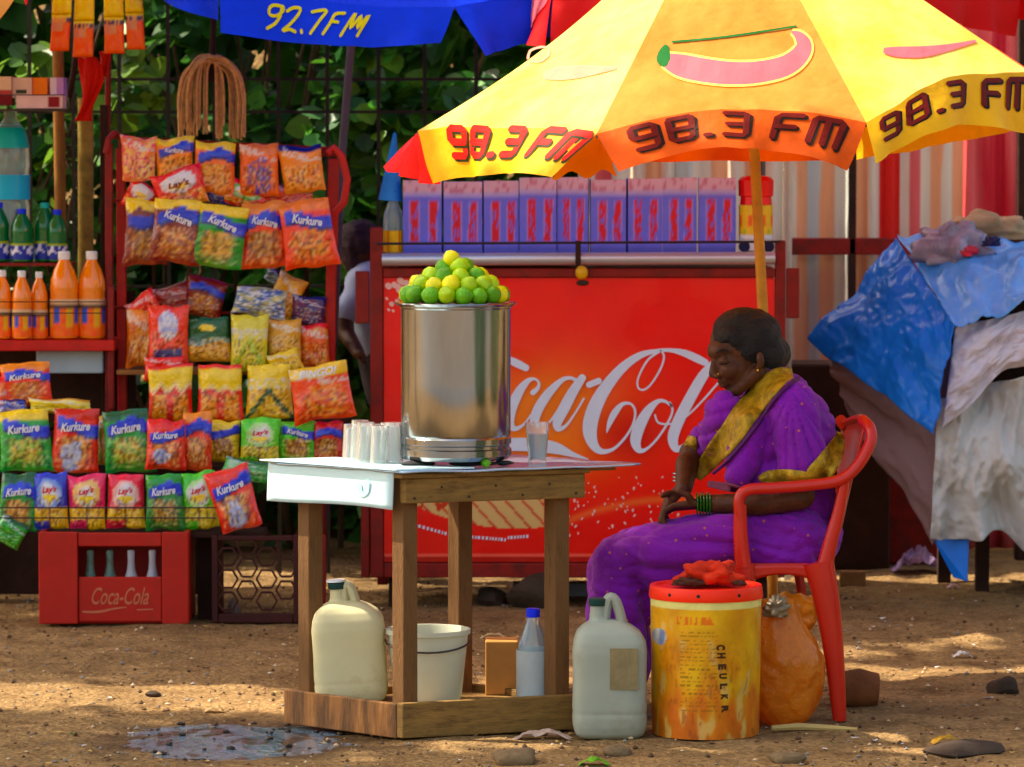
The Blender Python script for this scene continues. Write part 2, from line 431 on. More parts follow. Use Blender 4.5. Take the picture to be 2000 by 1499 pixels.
litter(1160, 1496, 60, 18, 'bright green leaf scrap lying at the bottom edge', rgb(110, 165, 30), 'leaf_scrap', 'leaf', seed=3)
litter(1850, 1452, 60, 20, 'yellow dry leaf lying beside the dark soil at lower right', rgb(180, 140, 40), 'dry_leaf', 'leaf', seed=4)
litter(1880, 1278, 36, 18, 'small shiny scrap of white foil on the ground at the right', rgb(235, 235, 235), 'foil_scrap', rough=.25, seed=5)
litter(1862, 1153, 24, 12, 'tiny pink and white paper scrap before the blue post', rgb(220, 180, 200), 'paper_scrap', seed=6)
litter(1792, 1122, 100, 40, 'crumpled lilac cloth lying on the ground beside the blue post', rgb(150, 125, 165), 'cloth_scrap', 'cloth', seed=7, crump=.9)
litter(456, 1208, 34, 26, 'crumpled clear wrapper lying in front of the open lattice crate', rgb(170, 150, 140), 'wrapper', seed=8, crump=1.2)
litter(420, 1390, 40, 12, 'pale paper scrap in the sunlit strip left of the stall', rgb(210, 180, 130), 'paper_scrap', seed=9)
litter(965, 1247, 50, 12, 'pale dry leaf lying behind the white bucket', rgb(205, 175, 130), 'dry_leaf', 'leaf', seed=11)

# ------------------------------------------------------------------ foliage behind
LEAF = mat('leaf', vc=True, rough=.4, ns=10, na=.25, transl=.4, spec=.4)
BARK = mat('bark', rgb(80, 62, 44), rough=.9, ns=12, na=.4, bs=40, bd=.01)
LV = [(0, 0, 0), (.38, .18, .05), (.5, .5, .06), (.3, .82, .02), (0, 1.05, -.06), (-.3, .82, .02), (-.5, .5, .06), (-.38, .18, .05), (0, .5, -.04)]
LF = [(8, 0, 1), (8, 1, 2), (8, 2, 3), (8, 3, 4), (8, 4, 5), (8, 5, 6), (8, 6, 7), (8, 7, 0)]
LF4 = [(0, 2, 4, 8), (0, 8, 4, 6)]
def leafcloud(mb, pts, size, cols, droop=.5, rich=True, face=-1.0):
    for (p, s_) in pts:
        sz = size*s_*RN.uniform(.6, 1.35)
        n = V(RN.gauss(-.15, .5), RN.gauss(face*.5, .5), RN.gauss(.7, .4)).normalized()
        t = V(RN.gauss(0, .7), RN.gauss(0, .4), -droop+RN.gauss(0, .4)); t = (t-n*t.dot(n)).normalized()
        b = n.cross(t)
        c = RN.choice(cols); k = RN.uniform(.65, 1.35); c = (c[0]*k, c[1]*k, c[2]*k)
        mb.add([p+(b*v[0]+t*v[1]+n*v[2])*sz for v in LV], LF if rich else LF4, c)
GREENS = [(.055, .24, .018), (.075, .30, .02), (.045, .18, .04), (.10, .32, .025), (.08, .20, .07), (.15, .32, .015)]
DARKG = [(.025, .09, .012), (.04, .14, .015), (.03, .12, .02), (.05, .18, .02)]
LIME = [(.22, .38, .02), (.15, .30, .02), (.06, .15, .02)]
# creeper bank: fills the space behind the stall
mb = MB(); pts = []
while len(pts) < 27000:
    x = RN.uniform(-4.8, 5.2); z = RN.uniform(0, 4.6)
    base = 18.35+.5*noise.noise(V(x*1.1, 0, z*1.3))+.05*z
    y = base+RN.uniform(-.1, .7)
    pts.append((V(x, y, z), 1.0))
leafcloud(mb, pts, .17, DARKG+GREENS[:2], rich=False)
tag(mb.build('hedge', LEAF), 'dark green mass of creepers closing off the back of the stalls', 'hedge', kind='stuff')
def bush(label, x0, x1, z0, z1, y, n, size, cols, thr=-.05, name='creeper', dep=.45, seed=0, group='creepers behind the stalls'):
    r = thing(name, label, 'plant', ((x0+x1)/2, y, 0), group)
    mb = MB(); pts = []; k = 0
    while len(pts) < n and k < n*20:
        k += 1
        x = RN.uniform(x0, x1); z = RN.uniform(z0, z1)
        q = noise.noise(V(x*2.6+seed, z*2.6, seed))+.5*noise.noise(V(x*7+seed, z*7, seed))
        ex = min(1, (x-x0)/.3, (x1-x)/.3, (z1-z)/.3)
        if q < thr+(1-ex)*.5: continue
        pts.append((V(x, y+RN.uniform(-dep, dep)*.5-q*.25, z), 1))
    leafcloud(mb, pts, size, cols)
    f = mb.build('foliage', LEAF, r); f['kind'] = 'stuff'
    mb = MB()
    for k in range(5):
        x = RN.uniform(x0+.1, x1-.1); p = [V(x, y+.3, 0)]
        for i in range(7): p.append(p[-1]+V(RN.uniform(-.15, .15), RN.uniform(-.06, .06), z1/7.5))
        mb.tube(p, [.016-.0015*i for i in range(8)], 5)
    s_ = mb.build('stems', BARK, r, smooth=True); s_['kind'] = 'stuff'
X = lambda px, d: (px-1000)/FPX*d
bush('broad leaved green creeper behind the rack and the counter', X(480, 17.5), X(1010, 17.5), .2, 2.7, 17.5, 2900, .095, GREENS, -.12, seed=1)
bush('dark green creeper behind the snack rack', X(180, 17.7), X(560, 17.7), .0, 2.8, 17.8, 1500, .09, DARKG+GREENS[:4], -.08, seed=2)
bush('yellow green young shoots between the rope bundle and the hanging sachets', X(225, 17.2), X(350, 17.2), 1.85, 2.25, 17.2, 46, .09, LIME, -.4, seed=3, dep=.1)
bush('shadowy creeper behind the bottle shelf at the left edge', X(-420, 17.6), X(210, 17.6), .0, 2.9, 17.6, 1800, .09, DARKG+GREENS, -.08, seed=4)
bush('light green young shoots above the cartons at the left edge', X(20, 17.1), X(110, 17.1), 1.85, 2.15, 17.1, 26, .08, LIME, -.4, seed=5, dep=.1)
bush('light green hanging shoot behind the bamboo trunk', X(110, 17.0), X(150, 17.0), 1.45, 1.85, 17.0, 16, .08, LIME, -.6, seed=6, dep=.1)

# unseen trees added at left; crown leaves set along sun rays to shape the shade
def unseen_shade_tree(label, base, crown, rad, n, seed):
    r = thing('unseen_shade_tree', label, 'tree', base)
    mb = MB(); b = Vector(base); c = Vector(crown)
    pts = [b, lerp(b, c, .35)+V(.15, -.1, 0), lerp(b, c, .7)+V(-.1, .1, 0), c]
    mb.tube([Vector(p) for p in crom([tuple(p) for p in pts], 4)], [.16-.008*i for i in range(13)], 9)
    for k in range(14):
        a = RN.uniform(0, 6.28); e = c+V(math.cos(a)*rad[0]*.8, math.sin(a)*rad[1]*.8, RN.uniform(-.5, .8)*rad[2])
        mb.tube([lerp(b, c, RN.uniform(.6, .95)), lerp(c, e, .5)+V(0, 0, .15), e], [.06, .035, .012], 6)
    mb.build('trunk', BARK, r, smooth=True)
    mb = MB(); pts = []; k = 0
    while len(pts) < n:
        k += 1
        u = V(RN.gauss(0, 1), RN.gauss(0, 1), RN.gauss(0, 1)).normalized()*RN.random()**.4
        p = c+V(u.x*rad[0], u.y*rad[1], u.z*rad[2])
        if noise.noise(p*.9+V(seed, 0, 0)) < -.12: continue
        pts.append((p, 1))
    leafcloud(mb, pts, .16, GREENS, face=0, rich=False)
    mb.build('crown', LEAF, r)['kind'] = 'stuff'
def lit(x, y):
    """chosen sunlit spots on the ground; no crown leaf is set on their rays"""
    n = .10*noise.noise(V(x*2.2, y*2.2, 9))+.06*noise.noise(V(x*6, y*6, 2))
    bc = 12.9+.85*max(0, x+.35) if x < .7 else 13.79+.76*(x-.7)
    if abs(y-bc+n) < (.37 if x < -.3 else .20): return True
    if -.30+n < x < .80+n and 11.74 < y+n < 12.40: return True
    if x > 1.05+n and 11.58 < y+n < 13.85: return True
    return noise.noise(V(x*3.3, y*3.3, 20)) > (.47 if y > 12.9 else .75)
cells = {0: [], 1: [], 2: []}
while sum(len(c_) for c_ in cells.values()) < 11500:
    x = RN.uniform(-3.0, 3.2); y = RN.uniform(10.2, 16.2)
    if lit(x, y): continue
    z = 5.4+.9*RN.random()+.5*noise.noise(V(x*.7, y*.7, 0))
    k = 0 if y < 12.6 else (1 if x < -.4 else 2)
    cells[k].append((V(x+SUN.x/SUN.z*z, y+SUN.y/SUN.z*z, z), 1))
for k, lb in enumerate(('unseen tree, leaves set to shade the puddle and the near ground', 'unseen tree, leaves set to shade the ground before the snack display', 'unseen tree, leaves set to shade the ground before the counter')):
    cs = cells[k]; cc = sum((p for p, _ in cs), V(0, 0, 0))/len(cs)
    bs_ = (cc.x-1.6, cc.y+(.2, .6, 1.4)[k], 0)
    r_ = thing('unseen_shade_tree', lb, 'tree', bs_)
    mb = MB(); B_ = Vector(bs_)
    mb.tube([Vector(p) for p in crom([tuple(q) for q in (B_, lerp(B_, cc, .4)+V(-.25, .1, .3), lerp(B_, cc, .75)+V(-.1, 0, .1), cc)], 4)], [.17-.009*i for i in range(13)], 9)
    for j in range(0, len(cs), max(1, len(cs)//26)):
        e = cs[j][0]; mb.tube([lerp(B_, cc, RN.uniform(.7, .98)), lerp(cc, e, .5)+V(0, 0, -.1), e], [.05, .03, .008], 5)
    mb.build('trunk', BARK, r_, smooth=True)
    mb = MB(); leafcloud(mb, cs, .15, GREENS, face=0, rich=False); mb.build('crown', LEAF, r_)['kind'] = 'stuff'
# the street the photograph is taken from; unseen bushes added as dark reflections for the steel pot
m_ = MB(); m_.grid(lambda u, v: V(lerp(-60, 60, u), lerp(-7, 7.6+.3*math.sin(u*40), v), .045), 60, 10)
tag(m_.build('road', mat('asphalt', rgb(92, 92, 94), rough=.85, ns=3, na=.2, bs=90, bd=.004)), kind='structure')
def unseen_bush(label, c, rad, n):
    r_ = thing('bush', label, 'bush', (c[0], c[1], 0)); mb = MB(); pts = []
    while len(pts) < n:
        u = V(RN.gauss(0, 1), RN.gauss(0, 1), RN.gauss(0, 1)).normalized()*RN.uniform(.7, 1)
        p = V(c[0]+u.x*rad[0], c[1]+u.y*rad[1], c[2]+u.z*rad[2])
        if p.z > .05: pts.append((p, 1))
    leafcloud(mb, pts, .17, DARKG, face=0, rich=False); mb.build('foliage', LEAF, r_)['kind'] = 'stuff'
    mb = MB(); mb.tube([V(c[0], c[1], 0), V(c[0]+.1, c[1], c[2]), V(c[0], c[1], c[2]+rad[2]*.7)], [.07, .05, .02], 7); mb.build('trunk', BARK, r_, smooth=True)
unseen_bush('unseen dense dark bush added by the roadside right of the stall', (3.9, 9.2, 1.2), (1.3, 1.2, 1.3), 1500)
unseen_bush('unseen dense dark bush added further right of the stall', (6.2, 12.2, 1.3), (1.5, 1.5, 1.4), 1500)

# ------------------------------------------------------------------ iron fence behind the stalls
IRON = mat('rusty_iron', rgb(52, 48, 38), rough=.7, ns=20, na=.4, bs=80, bd=.002)
fr = thing('iron_fence', 'thin rusty iron fence of pointed pickets in front of the creepers', 'fence', (-1.2, 16.75, 0))
zt = lambda py: P(1000, py, 16.75).z
for k, px in enumerate([-80, -10, 60, 145, 235, 330, 420, 545, 640, 740, 830, 930]):
    x = X(px, 16.75); h = zt(20+18*math.sin(k*2.1))
    m_ = MB(); m_.box((x, 16.75, h/2), (.015, .010, h)); m_.lathe([(.012, 0), (.001, .07)], (x, 16.75, h), 6)
    m_.build('picket', IRON, fr)
for py in (155, 219, 560):
    m_ = MB(); m_.box((X(430, 16.77), 16.775, zt(py)), (2.3, .010, .012)); m_.build('rail', IRON, fr)
# leaning grey pole of the blue umbrella is made with that umbrella

# ------------------------------------------------------------------ painted sheet wall on the right
WP = mat('painted_sheet', vc=True, rough=.5, ns=3, na=.08, stretch=(3, 3, .5), bs=9, bd=.006,
         dirt=(rgb(150, 80, 60), 4, .55, .8, .35))
wr = thing('sheet_wall', 'wall of ribbed sheet strips painted cream, pink and red behind the counter', 'wall', (2.2, 17.6, 0))
cream = rgb(240, 225, 205); peach = rgb(246, 180, 135); red = rgb(215, 35, 25); pink = rgb(228, 110, 110); grey = rgb(215, 218, 210); dred = rgb(110, 20, 14)
W_D = 17.6
edges = [1130, 1230, 1320, 1420, 1530, 1650, 1758, 1879, 1990, 2110, 2230, 2350]
stripes = [
 [cream, pink, cream], [cream, peach, cream], [grey, cream, peach], [cream, peach, cream],
 [cream, peach, grey, peach, cream], [grey, peach, cream, red, red], [cream, pink, cream, peach, cream, peach], [pink, pink, rgb(205, 50, 70), pink],
 [dred, rgb(160, 40, 40), dred], [red, pink, red], [cream, pink, cream], [cream, peach, red]]
for k in range(len(edges)-1):
    x0, x1 = X(edges[k], W_D)-.002, X(edges[k+1], W_D)+.002; st = stripes[k]
    def f(u, v, x0=x0, x1=x1, k=k):
        x = lerp(x0, x1, u); z = lerp(.02, 2.75, v)
        return V(x, W_D+.016*math.cos(u*math.pi*2*(3 if k % 2 else 2))+.010*(k % 2)+.006*noise.noise(V(x*3, z*3, k)), z)
    def cf(u, v, st=st, k=k):
        n_ = len(st); q = u*n_+.15*noise.noise(V(u*3, v*4, k)); i = min(n_-1, max(0, int(q)))
        c = st[i]; z = v*2.73
        s_ = .3*sstep(1.38, 1.05, z+.12*noise.noise(V(u*4+k, 0, 0)))  # strips painted darker below the beam, standing in for shade there
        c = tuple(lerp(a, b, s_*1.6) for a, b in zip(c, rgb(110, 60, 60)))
        if k == 7:                                   # red paint daub
            s2 = sstep(.3, .0, abs((u-.55)+(v-.6)*1.2)-.12)*sstep(.75, .55, v)
            c = tuple(lerp(a, b, s2) for a, b in zip(c, rgb(190, 30, 50)))
        return c
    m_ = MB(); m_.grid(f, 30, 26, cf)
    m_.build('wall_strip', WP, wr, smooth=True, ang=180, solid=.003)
RP = mat('red_paint', rgb(128, 24, 14), rough=.5, ns=10, na=.3, bs=60, bd=.0015, dirt=(rgb(60, 30, 20), 12, .5, .65, .6))
RP2 = mat('bright_red_paint', rgb(180, 28, 14), rough=.45, ns=10, na=.25, bs=60, bd=.0015, dirt=(rgb(80, 30, 20), 12, .55, .7, .5))
DKW = mat('dark_wood', rgb(52, 30, 20), rough=.85, ns=12, na=.4, bs=50, bd=.003)
m_ = MB(); z = P(1000, 482, 17.45).z; m_.box(((X(1540, 17.45)+X(2300, 17.45))/2, 17.5, z), (X(2300, 17.45)-X(1540, 17.45), .05, .07)); m_.build('cross_beam', RP, wr, bevel=.005)
m_ = MB(); m_.box((X(2015, 17.2), 17.3, 1.4), (.1, .06, 2.8)); m_.build('corner_post', DKW, wr, bevel=.005)
m_ = MB(); m_.box((X(1668, 17.4), 17.5, 1.4), (.03, .05, 2.75)); m_.build('strip_post', DKW, wr, bevel=.004)
# white pipe standing behind the counter
PIPE = mat('white_plastic_pipe', rgb(215, 210, 190), rough=.4, ns=6, na=.15)
a = P(1538, 300, 16.5); b = G(1548, 1150)
m_ = MB(); m_.tube([V(a.x, 16.5, 0), V(a.x, 16.5, 2.1)], .019, 12)
tag(m_.build('plastic_pipe', PIPE, smooth=True), 'upright white plastic pipe behind the right end of the red counter', 'pipe')

# ------------------------------------------------------------------ umbrellas
def fab(name, c, tr=.16, rough=.6): return mat(name, c, rough=rough, ns=3, na=.10, bs=14, bd=.006, transl=tr, spec=.2, dirt=(tuple(x*.5 for x in c), 5, .5, .75, .45))
YEL = fab('yellow_fabric', rgb(246, 184, 30)); ORG = fab('orange_fabric', rgb(226, 98, 20)); REDF = fab('red_fabric', rgb(225, 22, 8)); BLUF = fab('blue_fabric', rgb(8, 62, 235), .3)
DREDF = fab('deep_red_fabric', rgb(190, 12, 10), .3)
STEEL = mat('dull_steel', rgb(120, 118, 120), rough=.45, metal=.7, ns=10, na=.2)
def sunbright(name, c, pale):
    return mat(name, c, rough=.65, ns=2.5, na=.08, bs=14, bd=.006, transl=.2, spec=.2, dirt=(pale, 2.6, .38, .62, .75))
SUNYEL = sunbright('sunbright_yellow_fabric', rgb(242, 198, 84), rgb(240, 212, 138)); SUNORG = sunbright('sunbright_orange_fabric', rgb(222, 128, 50), rgb(226, 154, 78))  # canopy-top copies lightened to paint in sunlight, besides some mottled fading
class Umb:
    def __init__(s, name, label, apex, rim, mats, drop, pole, pmat, pr, sag=None, edge=None, group=None, vmats=None):
        s.ap = Vector(apex); s.rim = rim; s.drop = drop; s.sag = sag or [.0]*8; s.edge = edge or [0]*8
        s.cx = sum((p for p in rim), V(0, 0, 0))/8
        s.r = thing(name, label, 'umbrella', pole[-1], group)
        s.part = {}
        for i in range(8):
            m_ = MB(); m_.grid(lambda u, v: s.S(i, u, v), 26, 22); s.part[i] = m_.build('canopy_panel', mats[i], s.r, smooth=True, ang=180)
            m_ = MB(); m_.grid(lambda u, v: s.VL(i, u, v), 30, 8); m_.build('valance', (vmats or mats)[i], s.r, smooth=True, ang=180)
        for i in range(8):
            m_ = MB(); m_.tube([s.rib(i, t/8)-V(0, 0, .006+.004*t/8) for t in range(9)], .004, 5); m_.build('rib', STEEL, s.r)
        hub = Vector(pole[0])
        m_ = MB(); m_.tube(pole, pr, 12); m_.build('pole', pmat, s.r, smooth=True)
        m_ = MB(); m_.lathe([(pr*1.8, 0), (pr*1.8, .05), (pr*.6, .07), (pr*.4, .12), (1e-4, .125)], s.ap-V(0, 0, .02), 12); m_.build('finial', STEEL, s.r, smooth=True)
        rn = lerp(Vector(pole[0]), Vector(pole[-1]), .2)
        for i in range(8):
            m_ = MB(); m_.tube([rn, s.rib(i, .5)-V(0, 0, .012)], .0035, 5); m_.build('stretcher', STEEL, s.r)
    def rib(s, i, t):
        i %= 8; p = lerp(s.ap, s.rim[i], t); return p-V(0, 0, s.sag[i]*math.sin(math.pi*t))
    def S(s, i, a, r):
        q = lerp(s.rib(i, r), s.rib(i+1, r), a)
        e = s.edge[i]
        q = q+V(0, 0, e*math.sin(math.pi*a)*r**3)
        q += V(0, 0, .022*math.sin(math.pi*a)*noise.noise(V(q.x*3, q.y*3, q.z*3+i))+.006*abs(math.sin(math.pi*a))**.5*noise.noise(V(a*9, r*2.5, i+4)))
        return q
    def VL(s, i, a, t):
        top = s.S(i, a, 1); d0, d1 = s.drop[i]
        arch = s.edge[i]*.0
        d = lerp(Vector(d0), Vector(d1), a)
        d = d+V(0, 0, .25*s.edge[i]*math.sin(math.pi*a))
        out = (top-s.cx); out.z = 0; out.normalize()
        wv = .020*math.sin(a*17+i+2*noise.noise(V(a*3, i, 0)))*t*t+.022*noise.noise(V(a*5, i, t))*t
        return top+d*t+out*(.012*math.sin(t*math.pi*.5)+wv)
    def onS(s, i, off=.0025):
        """map (a, r) onto the outside of panel i"""
        def g(a, r, k=0):
            p = s.S(i, a, r); n = (s.S(i, min(a+.02, 1), r)-s.S(i, max(a-.02, 0), r)).cross(s.S(i, a, r+.02)-s.S(i, a, r-.02)).normalized()
            if n.z < 0: n = -n
            return p+n*(off+.0002*k)
        return g
    def onV(s, i, off=.004):
        def g(a, t, k=0):
            p = s.VL(i, a, t); n = (p-s.cx); n.z = 0
            return p+n.normalized()*(off+.00018*k)
        return g

# the big yellow and orange one
A0 = P(1425, -255, 13.0)
rim = [P(1165, 262, 12.05), P(1692, 240, 12.05), P(2010, 140, 12.62), P(2025, 150, 13.4), P(1668, 236, 13.95), P(1180, 250, 13.95), P(806, 268, 13.4), P(816, 256, 12.62)]
def dv(a, b): return Vector(b)-Vector(a)
drop = [
 (dv(rim[0], P(1212, 336, 11.98)), dv(rim[1], P(1657, 334, 11.98))),
 (dv(rim[1], P(1702, 320, 11.98)), dv(rim[2], P(2015, 262, 12.55))),
 (V(.03, .02, -.16), V(.03, 0, -.16)), (V(.03, 0, -.15), V(0, .02, -.13)), (V(0, .02, -.13), V(0, .02, -.12)), (V(0, .02, -.13), V(-.03, .02, -.13)),
 (dv(rim[6], P(752, 326, 13.35)), dv(rim[7], P(858, 360, 12.6))),
 (dv(rim[7], P(862, 361, 12.58)), dv(rim[0], P(1076, 347, 12.02)))]
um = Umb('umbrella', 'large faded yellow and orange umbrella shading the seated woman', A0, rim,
         [SUNORG, SUNYEL, ORG, YEL, ORG, YEL, REDF, SUNYEL], drop,
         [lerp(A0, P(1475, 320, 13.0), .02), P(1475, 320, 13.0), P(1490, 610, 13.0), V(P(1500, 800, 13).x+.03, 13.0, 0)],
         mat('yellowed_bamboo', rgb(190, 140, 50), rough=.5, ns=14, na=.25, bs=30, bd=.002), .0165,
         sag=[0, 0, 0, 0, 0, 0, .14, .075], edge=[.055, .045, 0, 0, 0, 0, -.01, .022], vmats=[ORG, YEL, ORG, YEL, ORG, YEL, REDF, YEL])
LRED = fab('print_red', rgb(215, 35, 20), .3); LDK = fab('print_dark_green', rgb(45, 50, 12), .2); LDR = fab('print_dark_red', rgb(110, 22, 10), .25); LBK = fab('print_black', rgb(40, 22, 8), .2)
PNK = fab('print_pink', rgb(228, 120, 130), .35); PGR = fab('print_green', rgb(20, 105, 40), .25); PYL = fab('print_pale_yellow', rgb(255, 235, 130), .4)
# blocky lettering: strokes in a 10 x 14 cell, y down
GL = {'9': [[(9, 7), (1.5, 7), (1, 6), (1, 2), (2, 1), (8, 1), (9, 2), (9, 12), (8, 13), (2, 13)]],
      '8': [[(1.5, 1), (8.5, 1), (9, 2), (9, 12), (8, 13), (2, 13), (1, 12), (1, 2), (2, 1)], [(1, 7), (9, 7)]],
      '3': [[(1.5, 1), (8, 1), (9, 2), (9, 12), (8, 13), (1.5, 13)], [(2.5, 7), (9, 7)]],
      '.': [[(1, 12.7), (2.4, 12.7)]],
      'F': [[(10, 1), (3, 1), (1.5, 2.5), (1, 13)], [(1.5, 7), (8, 7)]],
      'M': [[(1, 13), (1.6, 2), (2.6, 1), (10.4, 1), (11.4, 2), (11, 13)], [(6.2, 1.2), (6, 13)]]}
def freq(par, umbo, i, a0, a1, t0, t1, mfg, msh, off=.0028, bw=0):
    g = umbo.onV(i, off); W = 0; lay = []
    for ch in '98.3 FM':
        if ch == ' ': W += 5; continue
        lay.append((ch, W)); W += {'.': 6.5, 'M': 15}.get(ch, 13)
    W -= 2.5
    for (m_mat, ox, oy, kk, nm, wd) in ((msh, .9, .9, 0, 'lettering_shadow', 2.6+bw), (mfg, 0, 0, 6, 'lettering', 2.3+bw)):
        mb = MB(); k = kk
        for ch, x0 in lay:
            for s_ in GL[ch]:
                sl = lambda x, y: (x0+x+(7-y)*.08, y)
                def f(x, y, k_, ): return g(a0+(a1-a0)*x/W, t0+(t1-t0)*y/14, k_)
                stroke(mb, [(sl(x, y)[0]+ox, sl(x, y)[1]+oy, wd) for x, y in s_], f, k, smooth=False, sub=1); k += .5
        mb.build(nm, m_mat, par)
freq(um.r, um, 7, .17, .99, -.02, .62, LRED, LDK, bw=.9)
freq(um.r, um, 0, .10, .93, .05, .70, LDR, LBK)
freq(um.r, um, 1, .06, .98, .08, .62, LDR, LBK)
# chilli mark on the front orange panel, worked out from its own plane: a in 0..1 across, r in 0..1 down
def panel_uv(u_, i, pt):
    """nearest (a, r) of a view ray on panel i"""
    best = None; o = Vector(cam.location); d = (pt-o).normalized()
    a, r = .5, .6; st = .25
    for it in range(60):
        c = []
        for da in (-st, 0, st):
            for dr in (-st, 0, st):
                q = u_.S(i, a+da, r+dr)-o; e = (q-d*q.dot(d)).length; c.append((e, a+da, r+dr))
        e, a, r = min(c)
        if it % 2: st *= .72
    return a, r
def art(umbo, i, specs, off=.003):
    g = umbo.onS(i, off); lv = 0
    for (name, m_, strokes) in specs:
        mb = MB()
        for st in strokes:
            q = []
            for (px, py, wd) in st:
                a, r = panel_uv(umbo, i, P(px, py, 12.3)); q.append((a, r, px, py, wd))
            # ribbon in pixel space carried to panel space by finite differences
            cr = crom([(x[2], x[3], x[4]) for x in q], 4)
            vs = []; fs = []
            for n_ in range(len(cr)):
                A, B = cr[max(n_-1, 0)], cr[min(n_+1, len(cr)-1)]
                tx, ty = B[0]-A[0], B[1]-A[1]; m__ = math.hypot(tx, ty) or 1
                for e in (-.5, -.17, .17, .5):
                    a, r = panel_uv(umbo, i, P(cr[n_][0]-ty/m__*cr[n_][2]*e, cr[n_][1]+tx/m__*cr[n_][2]*e, 12.3))
                    vs.append(g(a, r, lv))
            for n_ in range(len(cr)-1):
                for j in range(3): fs.append((n_*4+j, n_*4+j+1, n_*4+j+5, n_*4+j+4))
            mb.add(vs, fs); lv += 1.2
        mb.build(name, m_, umbo.r)
chil = [(1298, 118, 26), (1330, 130, 44), (1380, 140, 46), (1430, 145, 44), (1480, 143, 42), (1530, 132, 40), (1560, 112, 36), (1570, 90, 30), (1560, 72, 18), (1546, 64, 4)]
art(um, 0, [('chilli_outline', PYL, [[(x, y, w_+9) for x, y, w_ in chil]]),
            ('chilli_print', PNK, [chil]),
            ('stalk_print', PGR, [[(1302, 90, 8), (1298, 104, 22), (1296, 120, 26), (1300, 132, 8)], [(1312, 84, 4), (1400, 76, 4), (1480, 65, 4), (1556, 53, 4)]])])
art(um, 7, [('faded_print', fab('print_faded_pink', rgb(235, 165, 140), .4), [[(1062, 150, 14), (1090, 146, 26), (1130, 142, 26), (1170, 138, 16), (1205, 134, 6)],
            [(1032, 118, 5), (1036, 102, 5), (1055, 94, 5), (1072, 96, 5), (1072, 110, 5), (1056, 122, 5), (1034, 122, 4)]])])
art(um, 1, [('faded_print', PNK, [[(1725, 100, 10), (1750, 103, 20), (1800, 103, 22), (1850, 95, 14), (1905, 82, 5)]])])
# fold of the neighbouring valance tucked under the seam
m_ = MB()
def f(u, v):
    a = lerp(P(1150, 262, 12.3), P(1078, 345, 12.06), v); b = lerp(P(1170, 264, 12.2), P(1205, 338, 12.3), v)
    q = lerp(a, b, u); return q+V(0, .05*math.sin(u*6)*v, .012*math.sin(u*13+v*4)*v)
m_.grid(f, 16, 10); m_.build('tucked_fold', fab('sunlit_yellow_fabric', rgb(240, 150, 10), .55), um.r, smooth=True, ang=180)

# blue umbrella
d = 15.95
B0 = P(700, -400, d)
rimb = [P(430, -28, 15.0), P(887, 14, 15.0), P(1200, -40, 15.5), P(1215, -60, 16.4), P(880, -60, 16.9), P(470, -70, 16.9), P(150, -110, 16.4), P(140, -110, 15.5)]
dropb = [(dv(rimb[0], P(434, 64, 14.95)), dv(rimb[1], P(862, 84, 14.95))),
         (dv(rimb[1], P(942, 110, 14.95)), dv(rimb[2], P(1150, 60, 15.5)))]+[(V(0, 0, -.13), V(0, 0, -.13))]*5+[(V(0, 0, -.1), dv(rimb[0], P(424, 40, 14.97)))]
ub = Umb('umbrella', 'bright blue umbrella over the snack stall with yellow lettering on its valance', B0, rimb, [BLUF]*8, dropb,
         [lerp(B0, P(690, 60, 16.0), .03), P(688, 60, 16.05), P(668, 300, 16.1), V(P(628, 700, 16.2).x, 16.2, 0)], mat('grey_pole', rgb(96, 92, 104), rough=.5, metal=.3), .016,
         edge=[-.02, .01, 0, 0, 0, 0, 0, 0])
YPR = fab('print_yellow', rgb(235, 225, 30), .3)
mb = MB(); gv = ub.onV(0, .006)
gly = {'9': [[(8, 1), (3, 1), (1, 3), (2, 6), (6, 6), (9, 3), (8, 1), (8, 6), (6, 10), (2, 13)]],
       '2': [[(1, 3), (4, 1), (8, 1), (8, 4), (5, 9), (1, 13), (5, 12), (9, 13)]], '.': [[(2, 12), (2.5, 13)]], '7': [[(1, 2), (5, 1), (9, 1), (7, 6), (4, 13)]],
       'F': [[(9, 1), (4, 2), (3, 7), (1, 13)], [(3, 6), (7, 6)]], 'M': [[(1, 13), (3, 6), (5, 1), (5, 9), (9, 2), (9, 9), (13, 1), (11, 13)]]}
x = 0; k = 0
for ch in '92.7FM':
    for s_ in gly[ch]:
        stroke(mb, [(x+a+(7-b)*.25, b, 1.7) for a, b in s_], lambda px, py, kk: gv(.20+.44*px/60, .18+.62*py/14, kk), k, sub=4); k += .6
    x += {'.': 4, 'M': 14}.get(ch, 10.5)
mb.build('lettering', YPR, ub.r)

# red umbrella
R0 = P(1540, -420, 15.4)
rimr = [P(1300, -38, 14.55), P(1745, -38, 14.55), P(1992, -40, 14.95), P(2060, -45, 15.8), P(1750, -45, 16.3), P(1310, -45, 16.3), P(1000, -45, 15.8), P(1082, -34, 14.95)]
dropr = [(dv(rimr[0], P(1310, 40, 14.55)), dv(rimr[1], P(1740, 40, 14.55))), (dv(rimr[1], P(1752, 20, 14.55)), dv(rimr[2], P(1985, 72, 14.9))),
         (dv(rimr[2], P(2000, 62, 14.9)), V(0, 0, -.2))]+[(V(0, 0, -.16), V(0, 0, -.16))]*3+[(dv(rimr[6], P(976, 82, 15.7)), dv(rimr[7], P(1062, 92, 14.9))), (dv(rimr[7], P(1088, 100, 14.9)), dv(rimr[0], P(1290, 60, 14.5)))]
ur = Umb('umbrella', 'red umbrella half hidden behind the yellow and orange one', R0, rimr, [DREDF, DREDF, REDF, DREDF, REDF, DREDF, REDF, DREDF], dropr,
         [lerp(R0, P(1500, 100, 15.6), .02), P(1492, 100, 15.8), V(P(1480, 600, 16.3).x, 16.3, 0)], STEEL, .012)
gp = ur.onV(6, .006); mb = MB()
